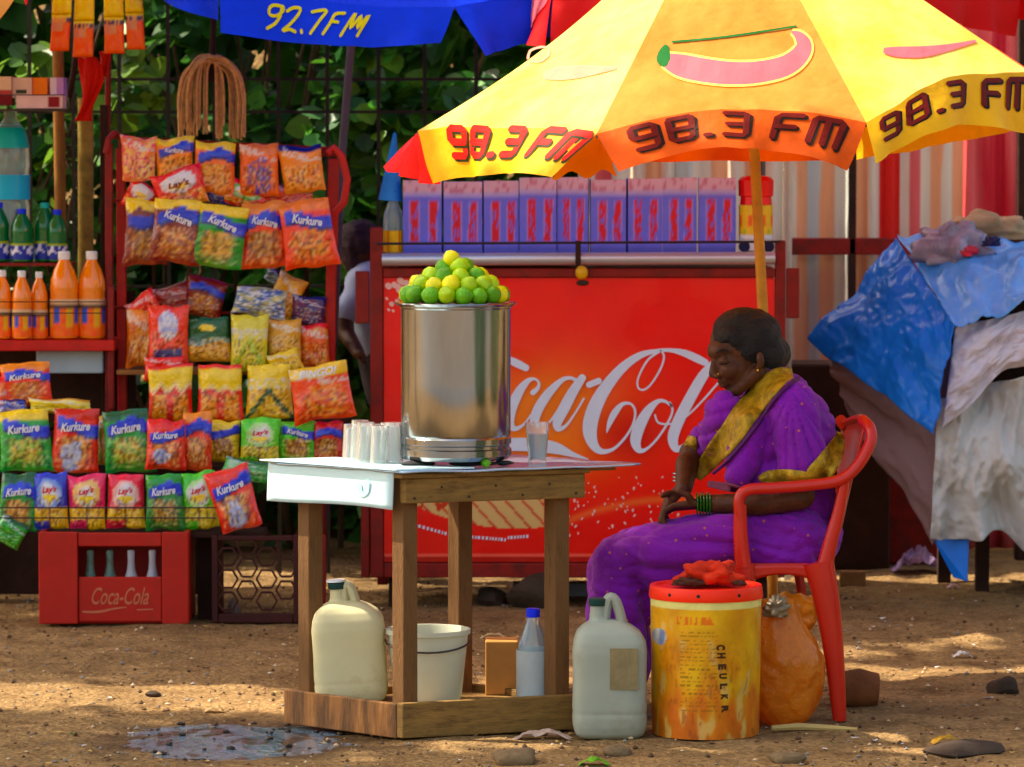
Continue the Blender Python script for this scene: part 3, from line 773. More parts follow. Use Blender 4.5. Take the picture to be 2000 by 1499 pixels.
for k, (a, t, s_) in enumerate([(.5, .25, 8), (.62, .35, 6), (.42, .42, 6), (.7, .2, 5), (.56, .52, 4)]):
    stroke(mb, [(a-.02, t, .12), (a+.02, t+.02, .12)], lambda x_, y_, kk: gp(x_, y_, kk), k*.8, sub=2)
mb.build('blossom_print', PNK, ur.r)
# corner of an orange umbrella at the left edge
c0 = P(-520, -460, 14.6); rimo = [P(-300, 60, 13.6), P(38, -18, 14.0), P(150, -140, 14.5), P(60, -150, 15.2), P(-300, -60, 15.6), P(-740, -60, 15.6), P(-1020, 60, 15), P(-760, 60, 14)]
dropo = [(V(0, 0, -.12), dv(rimo[1], P(-8, 50, 13.95)))]+[(V(0, 0, -.05), V(0, 0, -.05))]*7
uo = Umb('umbrella', 'orange and cream umbrella of which only a corner shows at the top left', c0, rimo, [fab('cream_orange_fabric', rgb(250, 190, 110), .4), REDF]*4, dropo,
         [lerp(c0, P(-520, 0, 14.6), .02), V(c0.x, 14.6, .9), V(c0.x, 14.6, 0)], STEEL, .015, edge=[-.05]+[0]*7)
# ------------------------------------------------------------------ snack display on the left
def shelf(name, label, cat, loc): return thing(name, label, cat, loc)
def board(par, name, x0, x1, y0, y1, zpy, d, th=.018, m=None, bev=.003):
    """plank whose top is at the height seen at pixel row zpy on distance d"""
    z = P(1000, zpy, d).z; m_ = MB(); m_.box(((x0+x1)/2, (y0+y1)/2, z-th/2), (x1-x0, y1-y0, th)); return m_.build(name, m or DKW, par, bevel=bev)
WDN = mat('worn_plank', rgb(150, 105, 60), rough=.8, ns=12, na=.35, bs=50, bd=.003, stretch=(1, 6, 6))
WIRE = mat('wire', rgb(70, 60, 60), rough=.4, metal=.6, ns=10, na=.3)
dk = thing('stepped_bench', 'dark wooden stepped bench carrying the rows of snack packets', 'bench', (-1.4, 15.4, 0))
x0, x1 = X(-140, 15.2), X(520, 15.2)
board(dk, 'step_board', x0, x1, 15.0, 15.22, 1037, 15.05, .022)
board(dk, 'step_board', x0, X(668, 15.25), 15.22, 15.42, 908, 15.25, .022)
board(dk, 'step_board', X(225, 15.4), X(680, 15.4), 15.4, 15.60, 822, 15.42, .02)
board(dk, 'step_board', X(228, 15.5), X(660, 15.5), 15.46, 15.74, 722, 15.5, .018, WDN)
for px in (-30, 400, 620):
    for y in (15.12, 15.7):
        m_ = MB(); h = P(1000, 1045 if y < 15.5 else 830, y).z; m_.box((X(px, y), y, h/2), (.055 if px != 400 else .06, .05, h)); m_.build('leg', DKW if px != 620 else RP, dk, bevel=.004)
m_ = MB(); m_.box(((x0+X(398, 15.78))/2, 15.78, .33), (X(398, 15.78)-x0, .02, .62)); m_.build('back_board', DKW, dk)
m_ = MB(); m_.box(((X(-140, 15)+X(225, 15.))/2, 15.80, .92), (X(225, 15)-X(-140, 15), .015, .5)); m_.build('back_board', DKW, dk)
for zp, yy in ((992, 14.94), (1012, 14.94)):
    m_ = MB(); z = P(1000, zp, yy).z; m_.tube([V(x0, yy, z), V(X(420, yy), yy, z)], .0028, 6); m_.build('wire_rail', WIRE, dk)
# rack frame
rk = thing('display_rack', 'tall red brown display rack with curved top holding hanging snack packets', 'rack', (X(440, 15.5), 15.55, 0))
def post(par, px0, py0, px1, py1, d, wd, name='post', m=RP, th=.04):
    a = P(px0, py0, d); b = P(px1, py1, d); m_ = MB(); m_.bar(b, a, wd, th, (0, 1, 0)); return m_.build(name, m, par, bevel=.004)
post(rk, 213, 280, 214, 920, 15.55, .028)
post(rk, 236, 290, 240, 900, 15.62, .034, m=RP2)
post(rk, 652, 310, 640, 920, 15.6, .040, m=RP2)
m_ = MB(); m_.tube([P(207, 300, 15.5), P(212, 272, 15.5), P(224, 260, 15.52), P(236, 268, 15.6), P(238, 300, 15.62)], .012, 8); m_.build('curved_corner', RP, rk, smooth=True)
m_ = MB(); m_.tube([P(640, 300, 15.5), P(652, 288, 15.5), P(668, 306, 15.5), P(678, 350, 15.5), P(672, 395, 15.5), P(655, 415, 15.5)], .010, 8, flat=1.4); m_.build('curved_corner', RP2, rk, smooth=True)
for py in (268, 392, 600): 
    m_ = MB(); m_.tube([P(215, py, 15.6), P(650, py+22, 15.6)], .006, 6); m_.build('hanging_rod', RP, rk)
post(rk, 232, 275, 660, 300, 15.66, .03, 'top_rail', RP)
for px in (300, 460, 545, 600):
    m_ = MB(); m_.bar(V(X(px, 15.72), 15.72, .9), V(X(px, 15.72), 15.72, P(1000, 290, 15.7).z), .014, .01); m_.build('back_slat', DKW, rk)
# --- packets
FOIL = mat('printed_foil', vc=True, rough=.27, ns=24, na=.12, bs=22, bd=.016, spec=.6, coat=.45)
WHT = mat('print_white', rgb(235, 235, 240), rough=.4, ns=20, na=.05)
RDP = mat('print_red', rgb(190, 20, 40), rough=.4, ns=20, na=.05)
cY = (250, 215, 20); cO = (250, 146, 20); cR = (225, 28, 14); cM = (120, 22, 12); cG = (22, 150, 45); cLG = (110, 210, 40); cB = (32, 62, 205); cN = (28, 30, 110); cW = (235, 235, 245); cGo = (225, 165, 50); cDG = (10, 90, 50); cPk = (235, 60, 110); cBr = (120, 66, 26)
def mixc(a, b, t): t = max(0, min(1, t)); return tuple(lerp(x, y, t) for x, y in zip(a, b))
def pat(style, cols, u, v, sd):
    """print on a packet: u, v in -1..1, v up; returns srgb"""
    n = noise.noise(V(u*2.3+sd, v*2.3, sd)); n2 = noise.noise(V(u*7+sd, v*7, sd*2))
    b, t, p = cols[0], cols[1], cols[2]
    c = b
    if style == 'swoosh':
        if v > .68+.1*n: c = t
        s_ = v-(.40+.13*math.sin(u*2.2+sd)); 
        q = mixc(p, cGo, .5+.9*n2)
        if v < .12+.1*n and abs(u) < .72+.2*n: c = mixc(q, b, sstep(.45, .8, abs(u)+.1*n2))
        if v < -.5: c = mixc(c, b, .6*sstep(-.5, -.8, v))
        if abs(s_) < .21 and u > -.8: c = cB if s_ > -.12 else cN
        if len(cols) > 3 and v < -.05 and math.hypot(u+.1, v+.45) < .42+.2*n: c = cols[3]
    elif style == 'round':
        q = math.hypot(u*.9, (v-.28)*1.25)
        if v < -.22: c = mixc(p, cY, .5+.8*n2) if abs(u+.02) > .09 else cBr
        if v < -.7 and u < -.1: c = b
        if q < .66+.03*n: c = mixc(cW, t, sstep(.3, .62, q+.25*n))
        if q < .4 and v < .2: c = cY
    elif style == 'zig':
        z_ = .35+.25*abs(((u*1.5+sd) % 1)-.5)*2
        if v > z_-.25: c = t
        if abs(v-(z_-.30)) < .08: c = (245, 220, 150)
        if v < .0 and abs(abs(u)-.45) < .33: c = mixc(p, cO, .5+.7*n2)
        if v > .86: c = b
    elif style == 'band':
        if v < -.15+.08*math.sin(u*3): c = p
        if abs(v+.05-.08*math.sin(u*3)) < .1: c = mixc(cW, b, .4)
        if math.hypot(u*.8, (v-.55)*1.8) < .3: c = t
    elif style == 'disc':
        q = math.hypot(u, (v-.35)*1.1)
        if q < .52: c = mixc(cW, cB, .15+.5*n2)
        if -.75 < v < -.42 and abs(u) < .7: c = cN
        if v < -.78: c = t
    elif style == 'cross':
        if v > .5: c = t
        if v < .2 and abs(abs(u)-abs(v-.1)*.9) > .13: c = mixc(p, cY, .5+n2)
        if .15 < v < .5: c = mixc(cW, t, .5+n2)
    elif style == 'big':
        if v > .55: c = t
        if v < .5 and math.hypot(u-.1, v+.2) < .7+.2*n: c = mixc(p, b, .5+1.2*n2)
    elif style == 'patch':
        c = mixc(b, t, .5+1.3*n)
        if n2 > .22: c = p
    elif style == 'plainp':
        c = mixc(b, p, .3+.9*n)
        if v > .75: c = t
    n3 = noise.noise(V(u*11+sd*3, v*9, sd))
    if abs(u) < .85 and -.85 < v < .1: c = mixc(c, (70, 28, 12) if n3 < 0 else (255, 225, 150), min(.6, abs(n3)*1.3))
    if v > .3 and style in ('plainp', 'big', 'patch') and abs(v-.55+.3*u) < .16 and n3 > -.1: c = mixc(c, (236, 236, 250), .7)
    if abs(v) > .93: c = mixc(c, (240, 240, 240), .12)
    return c
lp = {}
def packet(cx, cy, wpx, hpx, rot, d, style, cols, label, text=None, tilt=0, yaw=0, thick=.022, group='snack packets on display', name='snack_packet', tcol=None, tw=(.62, .17), tpos=(0, .42), trot=-8):
    sd = (cx*.37+cy*.11) % 10; s_ = d/FPX; W2, H2 = wpx*s_/2, hpx*s_/2
    c = P(cx, cy, d); th = min(thick, W2*.5)
    M = (Matrix.Rotation(math.radians(yaw), 3, 'Z') @ Matrix.Rotation(math.radians(-rot), 3, 'Y') @ Matrix.Rotation(math.radians(tilt), 3, 'X'))
    def sur(u, v, side, off=0):
        e = max(0, 1-abs(v)**5)*max(0, 1-abs(u)**4); q = th*math.sqrt(e) if e > 0 else 0
        q += .0045*noise.noise(V(u*3+sd, v*3, side))*e+.003*math.sin(u*17+sd)*max(0, abs(v)-.6)*e
        q += .0016*math.sin(u*60) if abs(v) > .9 else 0
        pinch = 1-.05*(1-v*v)-.02*noise.noise(V(v*3, sd, 0))
        x = (u+.10*math.sin(sd*5)*v*(1-abs(u)*.3))*W2*pinch*(1+.07*math.sin(sd*3.3)*v); z = v*H2*(1-.03*math.cos(u*3+sd)+.03*noise.noise(V(u*2, sd, v)))
        z += .012*noise.noise(V(u*1.4, v*1.4, sd+3))*abs(v)
        y = -side*(q+off)+.010*noise.noise(V(u*1.2+sd, v*1.2, 8))
        return c+M @ V(x, y, z)
    mb = MB(); nu, nv = 18, 22
    cf = lambda side: (lambda u, v: lin(mixc((0, 0, 0), pat(style, cols, (u*2-1)*side, v*2-1, sd), 1)))
    mb.grid(lambda u, v: sur(u*2-1, v*2-1, 1), nu, nv, cf(1))
    mb.grid(lambda u, v: sur(u*2-1, v*2-1, -1), nu, nv, cf(1), flip=True)
    if text:
        r = thing(name, label, 'snack packet', c-V(0, 0, H2), group)
        mb.build('pouch', FOIL, r, smooth=True, ang=180)
        t = MB(); ca, sa = math.cos(math.radians(trot)), math.sin(math.radians(trot))
        def f(a, b):
            u = (a-.5)*2*tw[0]; v = (b-.5)*2*tw[1]
            uu = tpos[0]+u*ca-v*sa*.8; vv = tpos[1]+u*sa+v*ca
            return sur(max(-.97, min(.97, uu)), vv, 1, .0022)
        text_on(t, text, f, shear=.3, bold=.03); t.build('lettering', tcol or WHT, r)
        return r
    return tag(mb.build(name, FOIL, smooth=True, ang=180), label, 'snack packet', group)
K = 'Kurkure'; L = "Lay's"
LY = dict(tcol=RDP, tw=(.42, .14), tpos=(0, .38), trot=6)
pk = packet
# hanging row under the top rail
pk(271, 310, 68, 88, 0, 15.5, 'patch', ((240, 130, 70), (245, 200, 120), (230, 90, 130)), 'pale orange and pink packet hanging at the left end of the top row')
pk(341, 312, 74, 88, 2, 15.5, 'swoosh', (cO, cY, cO), 'orange packet with small blue mark, second in the top hanging row', K, tw=(.5, .12))
pk(419, 328, 82, 100, -5, 15.48, 'swoosh', ((240, 120, 40), cY, (240, 140, 50)), 'orange packet with yellow top and blue swoosh in the middle of the top row')
pk(506, 332, 78, 104, 0, 15.48, 'big', ((240, 110, 20), (235, 130, 30), (90, 60, 190)), 'orange packet with purple print and yellow foot in the top row')
pk(590, 330, 84, 92, 5, 15.48, 'plainp', (cO, cN, (240, 150, 60)), 'orange packet with navy corner at the right end of the top row')
# packets leaning behind the second row
pk(275, 384, 62, 60, -24, 15.52, 'round', (cR, cW, cR), 'small red and white packet leaning at the far left under the top row')
pk(352, 368, 100, 76, 14, 15.44, 'round', ((225, 20, 35), cW, (215, 25, 40)), 'wide red packet with white letters tilted under the second top packet', L, tcol=mat('print_maroon', rgb(130, 20, 60)), tw=(.45, .2), tpos=(0, .2), trot=0)
pk(424, 370, 44, 58, 5, 15.5, 'plainp', (cN, cM, cB), 'small navy packet wedged between the red and the green packet')
pk(478, 382, 92, 56, -18, 15.5, 'round', (cR, (90, 190, 80), (235, 60, 30)), 'red packet with green and white circle lying tilted in the middle')
pk(566, 386, 92, 46, -4, 15.52, 'plainp', ((200, 40, 30), (130, 60, 50), (235, 90, 50)), 'dull red packet lying flat under the top right packet')
# second row
S2 = dict(tw=(.6, .13), tpos=(.05, .42), trot=-12)
pk(284, 455, 84, 128, 0, 15.45, 'swoosh', (cM, cY, cBr), 'dark maroon packet with yellow top at the left end of the second row')
pk(345, 452, 98, 124, -6, 15.38, 'swoosh', (cM, cY, (170, 70, 20)), 'maroon packet with blue swoosh beside the green one in the second row', K, **S2)
pk(428, 462, 104, 122, -8, 15.38, 'swoosh', (cG, cY, (180, 150, 40)), 'green packet with blue swoosh in the middle of the second row', K, **S2)
pk(516, 460, 90, 124, 4, 15.42, 'swoosh', ((235, 70, 10), cO, (120, 50, 25)), 'red orange packet with dark picture, fourth in the second row', K, **S2)
pk(602, 458, 104, 132, 9, 15.36, 'swoosh', ((245, 62, 5), (250, 130, 10), (230, 90, 15)), 'bright red orange packet at the right end of the second row', K, **S2)
# third group, lying
pk(282, 602, 62, 54, 32, 15.5, 'plainp', ((225, 40, 30), cR, (240, 110, 90)), 'small red packet with a pointed corner at the left of the middle shelf')
pk(338, 588, 86, 62, 12, 15.58, 'plainp', ((130, 14, 10), cM, (180, 30, 20)), 'dark red packet lying in shade at the back of the middle shelf')
pk(400, 582, 78, 76, -14, 15.56, 'swoosh', ((120, 20, 14), cM, (150, 50, 20)), 'maroon packet with navy mark propped at the back of the middle shelf')
pk(508, 592, 104, 58, -8, 15.54, 'patch', ((40, 80, 190), (230, 220, 120), (235, 235, 245)), 'blue, white and yellow packet lying at the back of the middle shelf')
pk(556, 582, 58, 92, -28, 15.58, 'plainp', ((230, 150, 30), cGo, (240, 190, 60)), 'golden orange packet leaning behind the blue and white one')
pk(603, 606, 66, 54, -8, 15.56, 'plainp', ((60, 40, 110), cN, (140, 60, 90)), 'dark purple packet at the right end of the middle shelf')
pk(545, 548, 60, 26, -30, 15.6, 'plainp', ((20, 60, 90), cN, (180, 200, 210)), 'dark teal packet at the top of the heap near the right post')
# fourth row
pk(277, 662, 62, 112, 3, 15.48, 'big', ((205, 110, 20), cO, cGo), 'narrow golden packet at the left end of the fourth row')
pk(329, 656, 80, 120, 1, 15.42, 'disc', ((235, 60, 25), cR, cR), 'orange red packet with round white badge and blue strip')
pk(407, 664, 88, 88, 1, 15.44, 'band', (cDG, cY, cGo), 'dark green packet with gold lower half and yellow oval')
pk(487, 670, 74, 112, 0, 15.42, 'cross', ((170, 205, 40), (225, 215, 60), (200, 210, 70)), 'lime yellow packet right of the green and gold one')
pk(555, 662, 68, 78, 2, 15.46, 'plainp', ((215, 160, 50), cGo, (235, 190, 90)), 'plain golden packet in the fourth row')
pk(613, 675, 60, 84, 0, 15.5, 'plainp', ((225, 90, 30), cR, cGo), 'red and gold packet beside the right post in the fourth row')
pk(556, 708, 66, 44, 14, 15.4, 'plainp', ((245, 200, 20), cY, (250, 220, 60)), 'bright yellow packet lying below the plain golden one')
pk(320, 722, 78, 52, 0, 15.38, 'plainp', ((228, 24, 10), cR, (235, 60, 20)), 'plain red packet lying under the one with the round badge')
# fifth row
pk(333, 768, 88, 112, 2, 15.3, 'zig', (cR, cY, cO), 'red packet with yellow zigzag top at the left end of the fifth row', 'SMITH', tcol=WHT, tw=(.5, .09), tpos=(.15, .72), trot=0) if False else pk(333, 768, 88, 112, 2, 15.3, 'zig', (cR, cY, cO), 'red packet with yellow zigzag top at the left end of the fifth row')
pk(430, 768, 90, 112, -2, 15.3, 'zig', ((232, 45, 35), cY, cO), 'light red packet with yellow top, second in the fifth row')
pk(526, 766, 90, 108, 2, 15.3, 'cross', ((14, 85, 60), cY, cGo), 'dark green packet with crossed lines and yellow top in the fifth row')
pk(628, 768, 120, 110, 10, 15.2, 'big', ((238, 78, 15), (250, 200, 10), (245, 150, 30)), 'big orange and yellow packet leaning at the right end of the fifth row', 'BINGO!', tcol=WHT, tw=(.66, .13), tpos=(-.02, .76), trot=-1)
# sixth row, right part
pk(436, 862, 66, 80, 0, 15.25, 'swoosh', ((240, 205, 20), cY, cBr), 'small yellow packet with blue oval in the sixth row')
pk(508, 862, 78, 88, 1, 15.22, 'round', ((100, 215, 50), (190, 235, 150), (200, 200, 90)), 'light green packet with pale disc in the sixth row', L, **LY)
pk(580, 862, 72, 78, 0, 15.25, 'swoosh', ((80, 200, 30), cLG, cBr), 'bright green packet with blue swoosh right of the pale green one', K, **S2)
pk(640, 862, 60, 74, 0, 15.26, 'swoosh', ((200, 50, 40), cR, cBr), 'small red packet with blue swoosh next to the drinking glasses')
pk(482, 918, 96, 40, -10, 15.12, 'plainp', (cG, cDG, (200, 220, 200)), 'green packet lying flat above the tilted red and blue one')
# lower left block
S3 = dict(tw=(.66, .14), tpos=(-.02, .42), trot=4)
pk(-6, 790, 50, 120, 0, 15.3, 'plainp', ((220, 50, 20), cR, cO), 'red orange packet cut off by the left edge, behind the upper one')
pk(52, 752, 98, 84, 4, 15.3, 'swoosh', ((235, 55, 10), cO, (180, 60, 30)), 'red orange packet with blue swoosh in front of the dark gap', K, **S3)
pk(25, 798, 60, 34, 0, 15.28, 'plainp', ((40, 70, 190), cN, (220, 150, 110)), 'small blue packet under the red orange one at the left edge')
pk(118, 794, 124, 30, -3, 15.27, 'plainp', ((240, 215, 30), cGo, (250, 240, 150)), 'yellow packet lying flat along the back of the lower rows')
pk(50, 862, 104, 122, 2, 15.2, 'swoosh', ((18, 160, 60), cY, (110, 200, 40)), 'green packet with blue swoosh at the left of the lower upper row', K, **S3)
pk(148, 860, 92, 124, -2, 15.2, 'swoosh', ((228, 50, 22), (200, 40, 20), (200, 110, 80), (190, 200, 235)), 'red packet with blue swoosh and pale blue picture, second in its row', K, **S3)
pk(212, 865, 46, 110, 0, 15.26, 'plainp', ((225, 130, 30), cY, cG), 'orange and yellow packet squeezed behind the second green one')
pk(250, 862, 96, 122, 3, 15.18, 'swoosh', ((18, 150, 60), cDG, (120, 200, 50)), 'green packet with blue swoosh and dark green top, third in its row', K, **S3)
pk(324, 870, 78, 98, 0, 15.12, 'swoosh', ((230, 48, 28), cR, (230, 90, 60), (170, 185, 240)), 'red packet with pale blue picture standing before the narrow one', K, **S3)
pk(386, 862, 58, 116, 0, 15.17, 'swoosh', ((235, 60, 30), cO, (225, 120, 60)), 'narrow red orange packet left of the small yellow one')
# bottom row behind the wire rail
pk(36, 984, 78, 116, -3, 15.02, 'swoosh', ((20, 140, 60), cDG, (180, 120, 80)), 'dark green packet with blue swoosh at the left end of the bottom row', K, **S3)
pk(20, 1040, 60, 50, -30, 14.98, 'plainp', ((30, 150, 50), cDG, (60, 180, 40)), 'green packet corner hanging down at the far left of the bottom row')
pk(98, 978, 70, 112, 2, 15.02, 'round', ((36, 62, 190), (120, 150, 220), cGo), 'blue and white packet with gold foot in the bottom row', L, **LY)
pk(170, 980, 74, 108, 0, 15.02, 'round', ((225, 40, 100), (245, 200, 120), cGo), 'pink packet with pale disc right of the blue one in the bottom row', L, **LY)
pk(246, 980, 74, 108, 0, 15.02, 'round', ((228, 30, 70), (240, 180, 170), cGo), 'red pink packet with greyish disc left of the green one', L, **LY)
pk(322, 982, 76, 110, 0, 15.0, 'swoosh', ((20, 130, 50), cG, (90, 90, 50)), 'deep green packet with blue mark above the right side of the crate', K, **S3)
pk(389, 978, 72, 108, 5, 15.02, 'round', ((80, 205, 40), (190, 235, 150), (190, 190, 70)), 'bright green packet with pale disc left of the tilted one', L, **LY)
pk(457, 975, 86, 122, 17, 14.96, 'swoosh', ((228, 55, 35), (220, 50, 40), (150, 90, 100), (180, 190, 235)), 'red and blue packet hanging tilted at the right end of the bottom row', K, **S3)

# --- drinks shelf at the left edge
ds = thing('drinks_shelf', 'red painted shelf unit with drink bottles at the left edge', 'shelf', (X(90, 15.5), 15.6, 0))
xl = X(-150, 15.5)
board(ds, 'shelf_board', xl, X(226, 15.5), 15.42, 15.75, 665, 15.42, .04, RP2, .004)
board(ds, 'shelf_board', xl, X(140, 15.6), 15.6, 15.78, 514, 15.6, .012, RP, .002)
board(ds, 'shelf_board', xl, X(128, 15.6), 15.56, 15.78, 213, 15.56, .008, WIRE, .001)
post(ds, 217, 560, 218, 800, 15.48, .022, m=RP)
m_ = MB(); h = P(1000, 205, 15.7).z; m_.box((X(204, 15.76), 15.78, h/2), (.03, .03, h)); m_.build('post', DKW, ds, bevel=.003)
for py, yy, xr in ((590, 15.40, 205), (612, 15.4, 205), (186, 15.54, 128)):
    m_ = MB(); z = P(1000, py, yy).z; m_.tube([V(xl, yy, z), V(X(xr, yy), yy, z)], .0022, 6); m_.build('wire_rail', WIRE, ds)
m_ = MB(); q = P(135, 708, 15.5); m_.box((q.x, 15.62, q.z), (.25, .2, .085))
tag(m_.build('white_box', mat('white_board', rgb(175, 195, 205), rough=.4, ns=3, na=.2), bevel=.006), 'pale blue white box stowed under the red drinks shelf', 'box')
ORJ = mat('orange_drink', rgb(252, 140, 14), rough=.12, ns=4, na=.08, spec=.6, coat=.5)
GRB = mat('green_bottle_plastic', rgb(10, 120, 60), rough=.08, ns=4, na=.1, spec=.7, coat=.5, transl=.3)
CLR = mat('clear_plastic', rgb(205, 225, 230), rough=.12, ns=4, na=.05, trans=.75, spec=.5)
CAPW = mat('white_cap', rgb(235, 235, 235), rough=.4); CAPB = mat('blue_cap', rgb(20, 50, 215), rough=.35); CAPT = mat('teal_cap', rgb(20, 170, 165), rough=.35)
LBL = mat('bottle_label', vc=True, rough=.35, ns=30, na=.1)
def bottle(px, pyb, pyt, wpx, d, body, capm, label, lab=None, name='drink_bottle', cat='bottle', group=None, shape='soda'):
    b = P(px, pyb, d); H = P(px, pyt, d).z-b.z; Rr = wpx*d/FPX/2
    r = thing(name, label, cat, b, group)
    if shape == 'soda': pr = [(Rr*.72, 0), (Rr*.95, .02), (Rr, .06), (Rr*.97, .2), (Rr, .3), (Rr*.98, .5), (Rr, .58), (Rr*.94, .68), (Rr*.72, .79), (Rr*.42, .88), (Rr*.34, .92)]
    elif shape == 'cone': pr = [(Rr*.75, 0), (Rr*.96, .02), (Rr, .10), (Rr*.94, .3), (Rr*.96, .5), (Rr*.86, .62), (Rr*.62, .74), (Rr*.42, .84), (Rr*.34, .92)]
    m_ = MB(); m_.lathe([(a, z*H) for a, z in pr]+[(1e-4, .921*H)], b, 24); m_.build('body', body, r, smooth=True)
    m_ = MB(); m_.lathe([(Rr*.40, .905*H), (Rr*.42, .915*H), (Rr*.42, .99*H), (Rr*.36, H), (1e-4, H)], b, 18); m_.build('cap', capm, r, smooth=True)
    if lab:
        z0, z1, cf = lab
        m_ = MB(); rr_ = Rr*1.012
        m_.grid(lambda u, v: b+V(rr_*math.cos(u*2*math.pi), rr_*math.sin(u*2*math.pi), lerp(z0, z1, v)*H), 40, 10, lambda u, v: lin(cf(u, v)))
        m_.build('label', LBL, r, smooth=True, ang=180)
    return r
def lab_or(u, v):
    a = (u*4) % 1
    if v > .85: return (225, 190, 150)
    if v > .72: return (70, 50, 40)
    if .55 < a < .85 and v > .3: return (40, 90, 190)
    if .2 < a < .5 and v > .25: return (225, 180, 40)
    return (235, 110+30*noise.noise(V(u*20, v*6, 0)), 30)
def lab_gr(u, v):
    if v > .85: return (150, 170, 30)
    q = noise.noise(V(u*14, v*3, 2)); return (220, 225, 245) if q > .12 and v > .2 else (30, 50, 150)
bottle(126, 663, 491, 56, 15.5, ORJ, CAPW, 'large bottle of orange drink with white cap, left of the outermost', (.04, .46, lab_or))
bottle(180, 663, 491, 54, 15.52, ORJ, CAPW, 'large bottle of orange drink beside the red shelf post', (.04, .46, lab_or))
bottle(5, 663, 528, 38, 15.48, ORJ, CAPW, 'small bottle of orange drink cut by the left edge', (.04, .44, lab_or))
bottle(43, 663, 529, 38, 15.46, ORJ, CAPW, 'small bottle of orange drink, second from the left edge', (.04, .44, lab_or))
bottle(77, 663, 531, 34, 15.5, ORJ, CAPW, 'small slim bottle of orange drink touching the large ones', (.04, .44, lab_or))
bottle(-2, 513, 396, 44, 15.66, GRB, CAPB, 'green drink bottle half cut by the left edge', (.06, .36, lab_gr))
bottle(43, 513, 408, 44, 15.64, GRB, CAPB, 'green drink bottle with blue cap, lower one of the pair', (.06, .36, lab_gr))
bottle(88, 513, 396, 42, 15.68, GRB, CAPT, 'green drink bottle with teal cap behind the upper shelf wire', (.06, .36, lab_gr))
bottle(112, 513, 410, 40, 15.64, GRB, CAPB, 'green drink bottle with blue cap at the right end of its shelf', (.06, .36, lab_gr))
wb = thing('water_jar', 'big clear water jar with teal and cyan bands at the left edge', 'water jar', P(22, 512, 15.72))
b = P(22, 512, 15.72); s_ = 15.72/FPX
for nm, z0, z1, m__ in (('body', 0, 290, CLR),):
    m_ = MB(); m_.lathe([(34*s_, 0), (37*s_, 8*s_), (37*s_, 110*s_), (34*s_, 120*s_), (37*s_, 130*s_), (37*s_, 160*s_), (35*s_, 175*s_), (37*s_, 190*s_), (36*s_, 225*s_), (24*s_, 262*s_), (13*s_, 280*s_), (13*s_, 296*s_), (1e-4, 296*s_)], b, 30); m_.build('body', CLR, wb, smooth=True)
m_ = MB(); m_.lathe([(38*s_, 122*s_), (38.2*s_, 170*s_)], b, 30); m_.build('label', mat('cyan_label', rgb(20, 170, 210), rough=.35), wb, smooth=True)
m_ = MB(); m_.lathe([(37*s_, 222*s_), (33*s_, 246*s_), (26*s_, 262*s_)], b, 30); m_.build('neck_band', CAPT, wb, smooth=True)
# cartons on the upper shelf
CARD = mat('carton_print', vc=True, rough=.6, ns=12, na=.12)
def carton(px0, px1, py0, py1, d, dep, label, cf, name='carton', group=None, rz=0):
    a = P(px0, py1, d); b = P(px1, py0, d); m_ = MB(); c0 = V((a.x+b.x)/2, d+dep/2, 0); R_ = rotm(0, 0, rz)
    rel = lambda x, y, z: c0+R_ @ V(x-c0.x, y-c0.y, 0)+V(0, 0, z)
    m_.grid(lambda u, v: rel(lerp(a.x, b.x, u), d, lerp(a.z, b.z, v)), 24, 16, lambda u, v: lin(cf(u, v)))
    col_s = lin(cf(.98, .5))
    m_.grid(lambda u, v: rel(b.x, d+dep*u, lerp(a.z, b.z, v)), 2, 2, lambda u, v: col_s)
    m_.grid(lambda u, v: rel(a.x, d+dep*(1-u), lerp(a.z, b.z, v)), 2, 2, lambda u, v: lin(cf(.02, .5)))
    m_.grid(lambda u, v: rel(lerp(a.x, b.x, u), d+dep*v, b.z), 2, 2, lambda u, v: lin(cf(.5, .98)))
    m_.grid(lambda u, v: rel(lerp(b.x, a.x, u), d+dep*v, a.z), 2, 2, lambda u, v: lin(cf(.5, .02)))
    m_.grid(lambda u, v: rel(lerp(b.x, a.x, u), d+dep, lerp(a.z, b.z, v)), 2, 2, lambda u, v: lin(cf(.5, .5)))
    return tag(m_.build(name, CARD), label, 'carton', group)
carton(-40, 22, 150, 206, 15.6, .12, 'cream carton with maroon foot at the left edge', lambda u, v: (110, 15, 30) if v < .35 else ((170, 70, 70) if v < .55 and u > .6 else (225, 200, 170)))
carton(24, 62, 152, 192, 15.62, .12, 'cream carton with small dark green mark', lambda u, v: (50, 70, 45) if (.2 < v < .42 and .2 < u < .75) else (222, 198, 175))
carton(62, 92, 152, 188, 15.63, .12, 'small orange carton between two pale ones', lambda u, v: (235, 140, 30) if u > .1 else (210, 90, 40))
carton(98, 124, 152, 188, 15.62, .12, 'white and lilac carton at the right end of the upper shelf', lambda u, v: (235, 225, 240) if u < .5 else (190, 150, 210))
carton(32, 122, 187, 212, 15.57, .14, 'flat cream tray carton with maroon right end', lambda u, v: (130, 15, 35) if u > .70 and .1 < v < .9 and u < .95 else (232, 205, 205))
